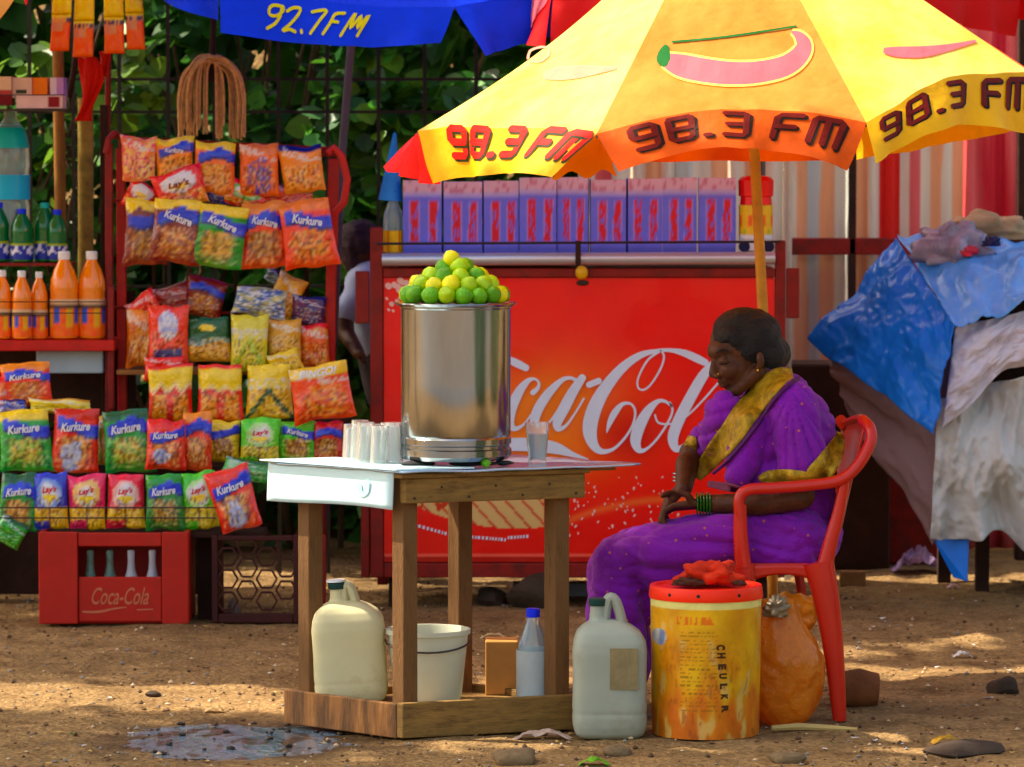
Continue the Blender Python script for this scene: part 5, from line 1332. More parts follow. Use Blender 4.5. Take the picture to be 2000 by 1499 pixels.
lr = .0262
prof = [(1e-5, -lr*1.1), (lr*.2, -lr*1.03), (lr*.55, -lr*.86), (lr*.86, -lr*.5), (lr, 0), (lr*.86, lr*.52), (lr*.52, lr*.88), (lr*.2, lr*1.05), (lr*.1, lr*1.14), (1e-5, lr*1.17)]
protos = []
def lime(x, y, z, mi, lab, grp):
    o = None
    for p_ in protos:
        if p_['mi'] == mi: o = p_.copy(); C.objects.link(o); o.location = (x, y, z); break
    if o is None:
        m_ = MB(); m_.lathe(prof, (0, 0, 0), 16); o = m_.build('lime', lmats[mi], smooth=True, ang=180, origin=(0, 0, 0)); o.location = (x, y, z); o['mi'] = mi; protos.append(o)
    o.rotation_euler = (RN.uniform(0, 3), RN.uniform(0, 3), RN.uniform(0, 3)); k_ = RN.uniform(.95, 1.07); o.scale = (k_, k_, k_)
    if 'group' in o: del o['group']
    return tag(o, lab, 'lime', grp)
GL_ = 'limes heaped on the steel pot'
LLAB = ['deep green lime in the heap on the steel pot', 'yellow green lime in the heap on the steel pot', 'ripe yellow lime in the heap on the steel pot']
for (n, rad, z, off) in ((17, .138, 0, .1), (11, .086, 0, .3), (5, .034, .0, 0), (13, .108, .029, .25), (8, .056, .032, 0), (9, .074, .054, .1), (4, .026, .058, .5), (4, .034, .080, .4)):
    for k in range(n):
        a = 2*math.pi*k/n+off+RN.uniform(-.05, .05); mi = RN.choices([0, 1, 2], [3, 4, 2.4])[0]
        if z == .080 and k == 0: mi = 0
        ly = {0: 'lowest layer', .029: 'second layer', .032: 'second layer', .054: 'third layer', .058: 'third layer', .080: 'top layer'}[z]
        side = ('left' if math.cos(a) < -.35 else 'right' if math.cos(a) > .35 else 'middle'); fb = 'front' if math.sin(a) < 0 else 'back'
        lime(pc.x-.004+math.cos(a)*rad, pc.y+math.sin(a)*rad, zl+lr+z+RN.uniform(-.002, .003), mi, '%s lime in the %s of the heap on the pot, %s %s' % (('deep green', 'yellow green', 'ripe yellow')[mi], ly, fb, side), GL_)
lime(pc.x-.012, pc.y-.02, zl+lr+.104, 2, 'single yellow lime crowning the heap on the steel pot', None)
for p_ in protos:
    pass
m_ = MB(); lump(m_, TB(.42, -.02, tw_+.012)+V(.03, 0, 0), .013, .9, 3, 8); tag(m_.build('lime_wedge', lmats[0], smooth=True), 'small squeezed lime wedge beside the foot of the steel pot', 'lime wedge')
# glasses
GLA = mat('drinking_glass', rgb(250, 253, 252), rough=.04, trans=.86, ns=3, na=.0, ior=1.25, spec=1)
def glass(x, y, z, up, r0, r1, h, label, group=None, fill=None):
    r_ = thing('glass', label, 'glass', V(x, y, z), group); t = .0025
    if up: pr = [(1e-4, 0), (r0, 0), (r1, h), (r1-t, h), (r0-t, .012), (1e-4, .012)]
    else: pr = [(1e-4, h), (r0, h), (r1, 0), (r1-t, 0), (r0-t, h-.012), (1e-4, h-.012)]
    m_ = MB(); m_.lathe(pr, (x, y, z), 14); m_.build('tumbler', GLA, r_, smooth=True, ang=30)
    if fill:
        m_ = MB(); m_.lathe([(1e-4, .013), (r0-t*1.3, .013), (lerp(r0, r1, fill)-t*1.3, h*fill), (1e-4, h*fill)], (x, y, z), 14); m_.build('water', CLR, r_, smooth=True, ang=30)
    return r_
gx_ = P(1050, 0, 12.25).x
glass(gx_, 12.28, tw_, True, .026, .036, .118, 'single clear glass of water standing right of the steel pot', fill=.72)
k = 0
for (px, dy) in ((684, .08), (712, .01), (741, -.03), (768, -.02), (698, .16), (728, .10), (757, .07)):
    x_ = P(px, 0, 12.2).x
    glass(x_, 12.22+dy*.8, ZT+.030, False, .025, .031, .112+.006*math.sin(px), ('leftmost upturned glass at the front of the cluster', 'second upturned glass from the left in the cluster', 'third upturned glass from the left in the cluster', 'upturned glass nearest to the steel pot, front of the cluster', 'upturned glass at the back left of the cluster', 'upturned glass at the back middle of the cluster', 'upturned glass at the back right of the cluster, by the pot')[k], 'upturned glasses left of the pot'); k += 1
# things on the foot box and beside it
HD = mat('cream_canister_plastic', rgb(222, 214, 175), rough=.4, ns=3, na=.12, transl=.25, dirt=(rgb(150, 130, 80), 5, .52, .75, .5))
HD2 = mat('grey_canister_plastic', rgb(185, 190, 175), rough=.4, ns=3, na=.12, transl=.3, dirt=(rgb(130, 105, 50), 4, .5, .75, .55))
DGC = mat('dark_teal_cap', rgb(24, 60, 56), rough=.4)
def canister(px0, px1, pyb, pyt, d, m, label, lean=0, side=1, neck=-.22, hk=.985):
    b = P((px0+px1)/2, pyb, d); W = (px1-px0)*d/FPX; H = P(0, pyt, d).z-b.z; D = W*.8
    r_ = thing('canister', label, 'canister', b); body = MB()
    sh = H*.86
    def ring(z, k, n=26, ox=0, kx=1):
        out = []
        for i in range(n):
            a = 2*math.pi*i/n; ca, sa = math.cos(a), math.sin(a); e = .42
            out.append(b+V(ox+math.copysign(abs(ca)**e, ca)*W/2*k*kx, math.copysign(abs(sa)**e, sa)*D/2*k, z))
        return out
    lev = [(0, .80), (.012, .93), (.035, .99), (.16*H, 1.0), (.18*H, .975), (.20*H, 1.0), (sh*.5, .985), (sh*.72, 1.0), (sh*.76, .98), (sh*.80, .97), (sh*.88, .86), (sh*.93, .68), (sh*.97, .46), (sh*.985, .2)]
    rr_ = [ring(z, k, ox=neck*W*.3*sstep(sh*.8, sh, z)) for z, k in lev]; n = 26; vs = [p for q in rr_ for p in q]; fs = []
    for i in range(len(lev)-1):
        for j in range(n): j2 = (j+1) % n; fs.append((i*n+j, i*n+j2, (i+1)*n+j2, (i+1)*n+j))
    fs.append(tuple(reversed(range(n)))); fs.append(tuple(range((len(lev)-1)*n, len(lev)*n))); body.add(vs, fs)
    nx_ = b.x+neck*W
    body.lathe([(.030, sh*.84), (.026, sh*.93), (.022, H*.95), (.022, H*.97)], (nx_, b.y, b.z), 16)
    o, _ = blob('body', body, m, r_, voxel=.005, smooth=5)
    hd_ = MB(); hx = b.x-neck*W*.55
    hd_.tube(crom([(nx_+.02, b.y, b.z+sh*.93), (lerp(nx_, hx, .55), b.y, b.z+H*hk), (hx, b.y, b.z+H*(hk-.02)), (hx-neck*W*.75, b.y, b.z+sh*.84)], 5), .0155, 10, flat=1.3)
    hd_.build('handle', m, r_, smooth=True)
    cp = MB(); cp.lathe([(.026, H*.945), (.0275, H*.95), (.0275, H*.995), (.024, H), (1e-4, H)], (nx_, b.y, b.z), 16); cp.build('cap', DGC, r_, smooth=True, ang=40)
    if lean:
        for c_ in [r_]: c_.rotation_euler = (0, math.radians(lean), 0)
    return r_, b, W, H
c1_, *_ = canister(616, 760, 1372, 1136, 12.30, HD, 'cream plastic canister with dark cap standing on the table foot box', lean=-3, neck=-.12, hk=.955)
m_ = MB(); q = P(668, 1134, 12.30); m_.lathe([(.028, 0), (.028, .006), (1e-4, .008)], q+V(-.0, 0, -.002), 16); m_.build('cap_top', CAPW, c1_, smooth=True, ang=30)
c2_, b2, W2_, H2_ = canister(1117, 1264, 1438, 1168, 12.06, HD2, 'greyish plastic canister with a brown label on the ground by the yellow tub', neck=-.16)
m_ = MB(); x0_, x1_ = P(1193, 0, 11.97).x, P(1249, 0, 11.97).x; m_.box(((x0_+x1_)/2, b2.y-W2_*.4-.0005, (P(0, 1265, 12).z+P(0, 1345, 12).z)/2), (x1_-x0_, .003, P(0, 1265, 12).z-P(0, 1345, 12).z)); m_.build('paper_label', mat('brown_label', rgb(140, 125, 92), rough=.8, ns=20, na=.3), c2_)
# white bucket
bk = P(836, 1388, 12.27); s_ = 12.22/FPX
bu = thing('bucket', 'white plastic bucket standing on the table foot box', 'bucket', V(bk.x, bk.y, .080))
hb = P(0, 1232, 12.22).z-.080; WB = mat('white_bucket_plastic', rgb(225, 225, 205), rough=.4, ns=3, na=.1, transl=.3)
m_ = MB(); m_.lathe([(1e-4, .0), (62*s_, .0), (66*s_, .01), (79*s_, hb*.93), (84*s_, hb*.94), (84*s_, hb), (78*s_, hb), (76*s_, hb*.93), (60*s_, .012), (1e-4, .012)], V(bk.x, bk.y, .080), 40); m_.build('body', WB, bu, smooth=True, ang=35)
m_ = MB(); m_.tube([V(bk.x+84*s_*math.cos(a), bk.y-.01-84*s_*abs(math.sin(a))*.9, .08+hb*.95-.02-.09*math.sin(a)*.3) for a in [math.pi*i/12 for i in range(13)]], .003, 6); m_.build('bail_handle', WIRE, bu, smooth=True)
bw = bottle(1041, 1386, 1206, 66, 12.25, CLR, CAPB, 'clear plastic bottle of water with dark blue cap inside the table foot', (.0, .55, lambda u, v: (205, 215, 215)), name='water_bottle', shape='cone')
for c_ in bw.children:
    if c_.name.startswith('label'): c_.data.materials.clear(); c_.data.materials.append(mat('cloudy_water', rgb(205, 212, 212), rough=.3, transl=.3))
bw.location.z = .080
m_ = MB(); q0, q1 = P(948, 1390, 12.42), P(1012, 1250, 12.42); m_.box(((q0.x+q1.x)/2, 12.44, (.079+q1.z)/2), (q1.x-q0.x, .12, q1.z-.079)); 
tag(m_.build('cardboard_box', mat('cardboard', rgb(190, 135, 75), rough=.85, ns=10, na=.15), bevel=.004), 'small tan cardboard box between white bucket and water bottle', 'box')
# yellow tub
tc_ = P(1378, 1436, 12.12); s_ = 12.12/FPX; ty = thing('tub', 'stained yellow plastic tub with orange red lid beside the chair', 'tub', V(tc_.x, tc_.y, 0))
R_ = 109*s_; HH = P(0, 1150, 12.0).z
def tubc(u, v):
    a = (u*2*math.pi)
    n = noise.noise(V(math.cos(a)*2.2, math.sin(a)*2.2, v*4)); n2 = noise.noise(V(math.cos(a)*6, math.sin(a)*6, v*5))
    c = mixc((226, 178, 14), (205, 140, 20), .5+n)
    c = mixc(c, (190, 95, 30), sstep(.55, .0, v+.35*n2)*.8)
    n3 = noise.noise(V(math.cos(a)*15, math.sin(a)*15, v*13)); c = mixc(c, (212, 176, 112), .8*sstep(.05, .34, n2+n*.4+.35*n3-.25*v-.05)); c = mixc(c, (150, 80, 30), .6*sstep(.25, .5, n3+.4*n)*sstep(.9, .2, v))
    px_ = math.cos(a); 
    if math.sin(a) < 0:
        if -.5 < px_ < .15 and .2 < v < .78 and (v*34) % 1 < .35 and noise.noise(V(px_*24, math.floor(v*34)*3.1, 1)) > .0: c = mixc(c, (120, 90, 10), .6)
        if -.6 < px_ < .1 and .82 < v < .88 and noise.noise(V(px_*20, v*9, 5)) > 0: c = mixc(c, (210, 90, 20), .7)
        q = math.hypot(px_+.86, (v-.72)*2)
        if q < .12: c = mixc((225, 215, 180), (120, 130, 160), .4+n2)
    if v > .925: c = (232, 222, 140)
    return c
m_ = MB(); m_.grid(lambda u, v: V(tc_.x+R_*(.965+.035*v)*math.cos(u*6.28319)*(1+.004*noise.noise(V(u*8, v*4, 0))), tc_.y+R_*(.965+.035*v)*math.sin(u*6.28319), .003+v*HH*.925), 190, 120, lambda u, v: lin(tubc(u, v)))
m_.lathe([(1e-4, .004), (R_*.95, .004)], (tc_.x, tc_.y, 0), 40, col=(.4, .25, .05)); m_.build('body', mat('tub_print', vc=True, rough=.42, ns=12, na=.2, bs=40, bd=.0015), ty, smooth=True, ang=60)
RL = mat('orange_red_lid', rgb(240, 52, 12), rough=.4, ns=4, na=.1)
m_ = MB(); m_.lathe([(R_*.99, HH*.915), (R_*1.02, HH*.915), (R_*1.03, HH*.93), (R_*1.015, HH*.985), (R_*1.0, HH), (R_*.9, HH), (R_*.88, HH*.985), (1e-4, HH*.985)], (tc_.x, tc_.y, 0), 64); m_.build('lid', RL, ty, smooth=True, ang=35)
for a in (-2.3, -1.0, -1.75):
    m_ = MB(); m_.lathe([(1e-4, -.0015), (.0055, -.0015), (.0055, .0), (1e-4, 0)], (tc_.x+R_*1.025*math.cos(a), tc_.y+R_*1.025*math.sin(a), HH*.957), 10, rot=rotm(90, 0, math.degrees(a)+90)); m_.build('lid_hole', RUB, ty)
m_ = MB(); letters = 'CHEULKR'
m_ = MB()
zs = [1262, 1278, 1300, 1318, 1338, 1359, 1383]
for k, ch in enumerate(letters):
    zc_ = P(0, zs[k], 12.0).z; hh = .016 if k != 6 else .022; ww = .026-.001*k
    x0_ = P(1410+.9*k*1.0+k*.6, 0, 12.0).x
    def f(u, v):
        X_ = x0_+(v-.5)*ww; Z_ = zc_+(.5-u)*hh; dx = (X_-tc_.x)/(R_*1.003); rr_ = R_*(.965+.035*Z_/(HH*.925))+.0015
        return V(X_, tc_.y-math.sqrt(max(0, rr_**2-(X_-tc_.x)**2)), Z_)
    text_on(m_, ch, f, bold=.06)
m_.build('lettering', mat('print_dark_brown', rgb(70, 42, 8), rough=.6), ty)
# cloths on the lid
def crumple(name, label, c, r, m, seed, cat='cloth', sq=.5, amp=.5, parent=None):
    m_ = MB(); k0 = 0
    m_.ell(c, (r, r*.8, r*sq), n=26)
    for i in range(len(m_.v)):
        p = m_.v[i]; d_ = p-Vector(c); u = d_/r
        rid = abs(noise.noise(u*1.9+V(seed, 0, 0)))*1.3+abs(noise.noise(u*4+V(0, seed, 0)))*.6
        q = Vector(c)+d_*(.72+amp*rid)
        q.z = max(q.z, c[2]-r*sq*.6); m_.v[i] = q
    o = m_.build(name, m, parent, smooth=True, ang=180)
    return tag(o, label, cat) if label else o
q = P(1385, 1128, 12.12); CLO = mat('red_rag', rgb(190, 50, 16), rough=.8, ns=8, na=.4, bs=60, bd=.004)
crumple('rag', 'crumpled red orange rag on the lid of the yellow tub', (q.x, 12.12, HH+.024), .085, CLO, 1, sq=.42, amp=.75)
crumple('rag', 'dark brown rag half under the red rag on the tub lid', (P(1350, 0, 12.1).x, 12.07, HH+.010), .055, mat('brown_rag', rgb(70, 40, 28), rough=.85, ns=8, na=.4), 2, sq=.25, amp=.5)
crumple('rag', 'small dark wad at the right rim of the tub lid', (P(1447, 0, 12.1).x, 12.05, HH+.009), .022, mat('brown_rag', rgb(70, 40, 28), rough=.85, ns=8, na=.4), 3, sq=.5, amp=.5)
# orange bag
bgc = P(1540, 1300, 12.22); OB = mat('orange_plastic_bag', rgb(242, 160, 60), rough=.25, ns=4, na=.3, transl=.5, bs=16, bd=.03, coat=.6)
m_ = MB(); cx, cy = P(1542, 0, 12.22).x, 12.3; prf = []
def f(u, v):
    a = u*2*math.pi; z = lerp(.006, .375, v)
    r_ = .132*math.sin(math.pi*min(1, (v*.98+.04)))**.36 if v < .5 else lerp(.132, .05, sstep(.5, 1.0, v)**.8)
    r_ *= 1+.04*(1-2*abs(math.sin(a*4+v*7+3*noise.noise(V(math.cos(a)*1.5, v*3, math.sin(a))))))*(.15+v*1.2)+.12*noise.noise(V(math.cos(a)*1.6, math.sin(a)*1.6, v*2.5))-.06*abs(noise.noise(V(math.cos(a)*4, math.sin(a)*4, v*8)))
    return V(cx+r_*math.cos(a)*(1.0)-.02*v, cy+r_*.85*math.sin(a), z)
m_.grid(f, 72, 44); bgo = thing('plastic_bag', 'bulging shiny orange plastic bag behind the yellow tub', 'bag', V(cx, cy, 0)); m_.build('sack', OB, bgo, smooth=True, ang=180)
m_ = MB(); m_.grid(lambda u, v: P(lerp(1500, 1590, u)+8*math.sin(v*5), lerp(1160, 1260, v)+10*noise.noise(V(u*4, v*3, 0)), 12.36)+V(0, .03*noise.noise(V(u*4, v*5, 3)), 0), 20, 20); m_.build('bag_neck', OB, bgo, smooth=True, ang=180)
crumple('wrapper_ball', 'crumpled grey see-through wrapper tucked in the mouth of the orange bag', P(1516, 1190, 12.25), .034, mat('greyish_wrapper', rgb(150, 135, 110), rough=.3, ns=14, na=.5, transl=.2), 6, 'wrapper', 1.1, .7)
# ------------------------------------------------------------------ plastic chair
CHR = mat('red_chair_plastic', rgb(182, 40, 26), rough=.3, ns=4, na=.12, coat=.25, bs=30, bd=.0008, dirt=(rgb(120, 60, 50), 6, .55, .8, .3))
ch = thing('plastic_chair', 'red moulded plastic armchair holding the seated woman', 'chair', V(P(1540, 0, 12.6).x, 12.6, 0))
zs_ = lambda py, d=12.42: P(0, py, d).z
def sweep(name, pts, wd, th, par=ch, m=CHR, sm=True, n=12):
    """flat oval section swept along pts (px, py, d)"""
    m_ = MB(); q = crom([tuple(P(*p)) for p in pts], 6)
    q = [Vector(a) for a in q]; vs = []; fs = []; L_ = len(q)
    for i, p in enumerate(q):
        t = (q[min(i+1, L_-1)]-q[max(i-1, 0)]).normalized(); y = V(0, 1, 0); y = (y-t*y.dot(t)).normalized(); x = t.cross(y)
        w_ = wd[0]+(wd[1]-wd[0])*i/(L_-1) if isinstance(wd, tuple) else wd
        for k in range(n):
            a = 2*math.pi*k/n; ca, sa = math.cos(a), math.sin(a)
            vs.append(p+x*math.copysign(abs(ca)**.7, ca)*w_/2+y*math.copysign(abs(sa)**.7, sa)*th/2)
    for i in range(L_-1):
        for k in range(n): k2 = (k+1) % n; fs.append((i*n+k, i*n+k2, (i+1)*n+k2, (i+1)*n+k))
    fs += [tuple(reversed(range(n))), tuple(range((L_-1)*n, L_*n))]
    m_.add(vs, fs); return m_.build(name, m, par, smooth=True, ang=60)
for s_, dn in ((0, 12.335), (1, 12.87)):
    sweep('arm_rest', [(1446, 1010, dn), (1444, 975, dn), (1462, 957, dn), (1520, 953, dn), (1580, 948, dn), (1640, 938, dn), (1676-30*s_, 908, dn+.01*(1-2*s_)), (1699-44*s_, 866, dn+.03*(1-2*s_)), (1700-46*s_, 840, dn+.05*(1-2*s_)), (1688-44*s_, 824, dn+.09*(1-2*s_))], (.034, .036), .050)
    sweep('arm_post', [(1446, 985, dn), (1446, 1030, dn), (1448, 1070, dn), (1452, 1108, dn)], (.038, .052), .042)
    sweep('leg', [(1452, 1102, dn), (1458, 1180, dn), (1462, 1280, dn), (1466, 1402 if not s_ else 1372, dn)], (.07, .04), .036)
    sweep('back_frame', [(1650, 935, dn+.004), (1638, 1000, dn+.004), (1622, 1060, dn+.002), (1610, 1110, dn)], (.030, .050), .036)
    sweep('leg', [(1598, 1098, dn), (1616, 1180, dn), (1630, 1290, dn), (1640, 1408 if not s_ else 1376, dn)], (.095, .040), .044)
    # seat skirt between the legs, arched
    m_ = MB()
    def f(u, v, dn=dn):
        px = lerp(1452, 1606, u); top = 1104; bot = lerp(1122, 1150, 1-math.sin(math.pi*u)**.6)
        return P(px, lerp(top, bot, v), dn)
    m_.grid(f, 20, 4); m_.build('seat_skirt', CHR, ch, smooth=True, ang=180, solid=.012)
m_ = MB(); z0 = P(0, 1102, 12.4).z; xa, xb = P(1440, 0, 12.4).x, P(1612, 0, 12.4).x
m_.grid(lambda u, v: V(lerp(xa, xb, u), lerp(12.36, 12.88, v), z0-.012*math.sin(math.pi*v)+.0*u), 14, 14); m_.build('seat', CHR, ch, smooth=True, ang=180, solid=.012)
m_ = MB()
def f(u, v):
    d_ = lerp(12.43, 12.81, u); bow = math.sin(math.pi*u); px = lerp(1618, 1690, v**.9)-44*u*v+12*bow; py = lerp(1080, 830-12*bow, v)
    return P(px, py, d_)
m_.grid(f, 18, 20); m_.build('backrest', CHR, ch, smooth=True, ang=180, solid=.009)
m_ = MB(); m_.tube([f(i/16, 1) for i in range(17)], .014, 8); m_.build('back_rim', CHR, ch, smooth=True)
sweep('cross_brace', [(1560, 1122, 12.86), (1566, 1160, 12.86), (1570, 1200, 12.86)], .03, .02)

# ------------------------------------------------------------------ seated woman
SKIN = mat('dark_brown_skin', rgb(80, 46, 26), rough=.5, ns=30, na=.35, bs=90, bd=.0025, sss=.04, spec=.3)
SARI = mat('purple_sari', rgb(120, 14, 152), rough=.75, ns=7, na=.25, bs=160, bd=.003, sheen=.08, dirt=(rgb(96, 10, 110), 3, .45, .7, .6))
sn = SARI.node_tree                                       # small woven gold dots
vo = sn.nodes.new('ShaderNodeTexVoronoi'); vo.inputs['Scale'].default_value = 24; vo.inputs['Randomness'].default_value = .6
tco = [n_ for n_ in sn.nodes if n_.bl_idname == 'ShaderNodeTexCoord'][0]; sn.links.new(tco.outputs['Object'], vo.inputs['Vector'])
lt = sn.nodes.new('ShaderNodeMath'); lt.operation = 'LESS_THAN'; lt.inputs[1].default_value = .10; sn.links.new(vo.outputs['Distance'], lt.inputs[0])
sb = sn.nodes['Principled BSDF']; src_ = sb.inputs['Base Color'].links[0].from_socket
mg = sn.nodes.new('ShaderNodeMix'); mg.data_type = 'RGBA'; sn.links.new(lt.outputs[0], mg.inputs[0]); sn.links.new(src_, mg.inputs[6]); mg.inputs[7].default_value = (*rgb(180, 100, 80), 1); sn.links.new(mg.outputs[2], sb.inputs['Base Color'])
GOLD = mat('gold_brocade', rgb(172, 140, 38), rough=.45, metal=.25, ns=38, na=.6, bs=160, bd=.003)
HAIR = mat('greying_black_hair', rgb(22, 19, 20), rough=.45, ns=40, na=.9, bs=110, bd=.006, stretch=(.5, 3, 3), spec=.4)
wo = thing('person', 'seated woman in a purple sari with gold border looking down at her hands', 'person', V(P(1480, 0, 12.6).x, 12.6, 0))
b = MB(); E = b.ell
tl = rotm(0, -27, 0)                                      # the head is bowed
# head
E(P(1452, 668, 12.6), (.103, .078, .098), tl, 14)
E(P(1434, 713, 12.588), (.066, .058, .086), tl, 12)
E(P(1409, 682, 12.585), (.045, .056, .038), tl)
cap(b, P(1391, 692, 12.60), P(1402, 688, 12.545), .0125, .0125)
cap(b, P(1396, 700, 12.568), P(1393, 730, 12.552), .0095, .0145)
E(P(1401, 735, 12.545), (.012, .018, .009), tl)
cap(b, P(1406, 745, 12.572), P(1414, 743, 12.545), .0085, .0075)
cap(b, P(1410, 753, 12.572), P(1417, 751, 12.548), .0090, .0080)
E(P(1429, 767, 12.575), (.022, .024, .017), tl)
E(P(1426, 722, 12.545), (.030, .024, .030))
cap(b, P(1480, 728, 12.540), P(1440, 762, 12.562), .022, .020)
cap(b, P(1480, 728, 12.64), P(1440, 762, 12.60), .022, .020)
E(P(1413, 705, 12.538), (.014, .012, .009), tl)
# ear
E(P(1485, 703, 12.518), (.013, .010, .026), rotm(0, -8, 0)); E(P(1481, 717, 12.518), (.008, .007, .010))
# neck, torso core
cap(b, P(1484, 722, 12.6), P(1520, 790, 12.6), .055, .062)
cap(b, P(1520, 800, 12.52), P(1520, 800, 12.70), .07, .07)
cap(b, P(1520, 830, 12.6), P(1550, 1040, 12.6), .11, .12)
# arms
cap(b, P(1540, 810, 12.44), P(1568, 968, 12.40), .048, .038); cap(b, P(1566, 972, 12.40), P(1480, 985, 12.415), .038, .036); cap(b, P(1480, 985, 12.415), P(1372, 984, 12.46), .036, .026)
cap(b, P(1460, 810, 12.78), P(1350, 885, 12.76), .048, .038); cap(b, P(1350, 885, 12.76), P(1336, 955, 12.66), .034, .026); cap(b, P(1338, 905, 12.72), P(1335, 955, 12.64), .03, .025)
# hands: palm, thumb, four fingers each, loosely clasped in the lap
def hand(wr, kn, sidev, curl, th_dir):
    wr = Vector(wr); kn = Vector(kn); d_ = (kn-wr).normalized(); sv = Vector(sidev).normalized(); up = d_.cross(sv).normalized()
    if up.z < 0: up = -up
    for i in range(4):
        cap(b, lerp(wr, kn, .15)+sv*(-.022+.0145*i), kn+sv*(-.026+.0175*i), .0125, .0100, 8)
    ln = (.036, .042, .040, .030)
    for i in range(4):
        k0 = kn+sv*(-.027+.018*i); k1 = k0+(d_*.9-up*.35*curl).normalized()*ln[i]; k2 = k1+(d_*.35-up*1.0*curl).normalized()*ln[i]*.72; k3 = k2+(-d_*.35-up*.8*curl).normalized()*ln[i]*.5
        cap(b, k0, k1, .0095, .0088, 8); cap(b, k1, k2, .0088, .0082, 8); cap(b, k2, k3, .0080, .0072, 8)
    t0 = lerp(wr, kn, .3)-sv*.022; t1 = t0+Vector(th_dir).normalized()*.034; t2 = t1+(Vector(th_dir).normalized()*.6+d_*.8).normalized()*.028
    cap(b, t0, t1, .0125, .011, 8); cap(b, t1, t2, .0105, .0088, 8)
hand(P(1368, 985, 12.46), P(1318, 990, 12.48), (0, 1, -.25), 1, (-.5, -.3, .8))
hand(P(1332, 952, 12.66), P(1302, 985, 12.60), (0, 1, .35), 1, (-.7, -.5, .2))
# legs and feet
for dn in (12.47, 12.74):
    cap(b, P(1560, 1062, dn), P(1225, 1092, dn), .066, .044); cap(b, P(1222, 1095, dn), V(P(1205, 0, dn).x, dn, .09), .042, .034)
    fx = P(1195, 0, dn).x
    cap(b, (fx, dn, .055), (fx-.13, dn, .030), .036, .022)
    for t_ in range(5): cap(b, (fx-.125, dn+(t_-2)*.016, .022), (fx-.165+abs(t_-1)*.006, dn+(t_-2)*.017, .016), .0095 if t_ else .012, .008, 6)
skin_o, skin_r = blob('body', b, SKIN, wo, voxel=.0048, smooth=2, fac=.45)
# hair with a low bun
b = MB(); b.ell(P(1463, 664, 12.6), (.103, .0835, .094), tl, 16); b.ell(P(1500, 690, 12.6), (.062, .072, .062)); b.ell(P(1518, 692, 12.605), (.042, .046, .050))
b.ell(P(1437, 636, 12.598), (.078, .068, .050), tl); b.ell(P(1426, 651, 12.59), (.062, .069, .040), rotm(0, -38, 0)); b.ell(P(1450, 662, 12.6), (.09, .084, .05), rotm(0, 12, 0))
b.ell(P(1508, 716, 12.6), (.035, .05, .035)); b.ell(P(1434, 658, 12.56), (.052, .05, .034), rotm(0, 24)); b.ell(P(1466, 680, 12.545), (.040, .03, .030))
def hd(v, n): return .0032*noise.noise(V(v.x*14+v.z*18, v.y*60, v.z*26-v.x*30))+.002*noise.noise(v*70)
blob('hair', b, HAIR, wo, voxel=.006, smooth=5, disp=hd)
# face details
m_ = MB(); m_.tube([P(1399, 689, 12.530), P(1408, 684, 12.518), P(1419, 685, 12.516), P(1427, 690, 12.516)], [.002, .0036, .0032, .0015], 6); m_.build('eyebrow', HAIR, wo, smooth=True)
m_ = MB(); m_.tube([P(1403, 709, 12.527), P(1410, 712, 12.521), P(1418, 711, 12.521), P(1425, 706, 12.524)], [.0012, .0026, .0024, .001], 6); m_.build('lashes', mat('lash_black', rgb(14, 10, 9), rough=.5), wo, smooth=True)
m_ = MB(); m_.ell(P(1403, 731, 12.534), (.0028, .0022, .0028), n=8); m_.build('nose_stud', mat('gold', rgb(220, 170, 60), rough=.25, metal=1), wo, smooth=True)
m_ = MB(); m_.tube([P(1405, 748.5, 12.548), P(1411, 748.2, 12.537), P(1419, 747, 12.537)], .0016, 6); m_.build('mouth_line', mat('lip_line', rgb(50, 20, 16), rough=.5), wo, smooth=True)
m_ = MB(); m_.ell(P(1480, 724, 12.510), (.004, .004, .005), n=8); m_.build('ear_stud', mat('gold', rgb(220, 170, 60)), wo, smooth=True)
# sari: upper body
b = MB()
b.ell(P(1530, 815, 12.60), (.115, .185, .125)); b.ell(P(1494, 850, 12.60), (.130, .170, .130)); b.ell(P(1520, 930, 12.60), (.145, .165, .13))
b.ell(P(1570, 860, 12.6), (.10, .16, .15)); b.ell(P(1560, 985, 12.6), (.12, .15, .11))
cap(b, P(1545, 795, 12.46), P(1572, 900, 12.42), .082, .074); cap(b, P(1572, 900, 12.42), P(1562, 912, 12.42), .074, .066)
cap(b, P(1478, 795, 12.75), P(1385, 862, 12.76), .07, .058)
cap(b, P(1470, 840, 12.46), P(1442, 925, 12.45), .060, .045)
cap(b, P(1415, 800, 12.56), P(1400, 850, 12.62), .055, .06)
cap(b, P(1508, 752, 12.60), P(1530, 775, 12.6), .07, .085)
def fold_u(v, n):
    q = v-P(1540, 760, 12.5)
    a = math.atan2(q.z, q.x)
    w0 = noise.noise(v*2.5)*1.5; s1 = abs(noise.noise(V(a*5.5+w0, v.y*3, q.length*3))); s2 = abs(noise.noise(V(v.x*20+v.z*10+w0, v.y*10, v.z*6)))
    return .030*(min(s1, .3)-.18)*sstep(.03, .2, q.length)+.016*(min(s2, .3)-.16)+.006*noise.noise(V(v.x*11+v.z*5, v.y*5, v.z*3.5))
up_o, up_r = blob('sari_drape', b, SARI, wo, voxel=.006, smooth=9, disp=fold_u)
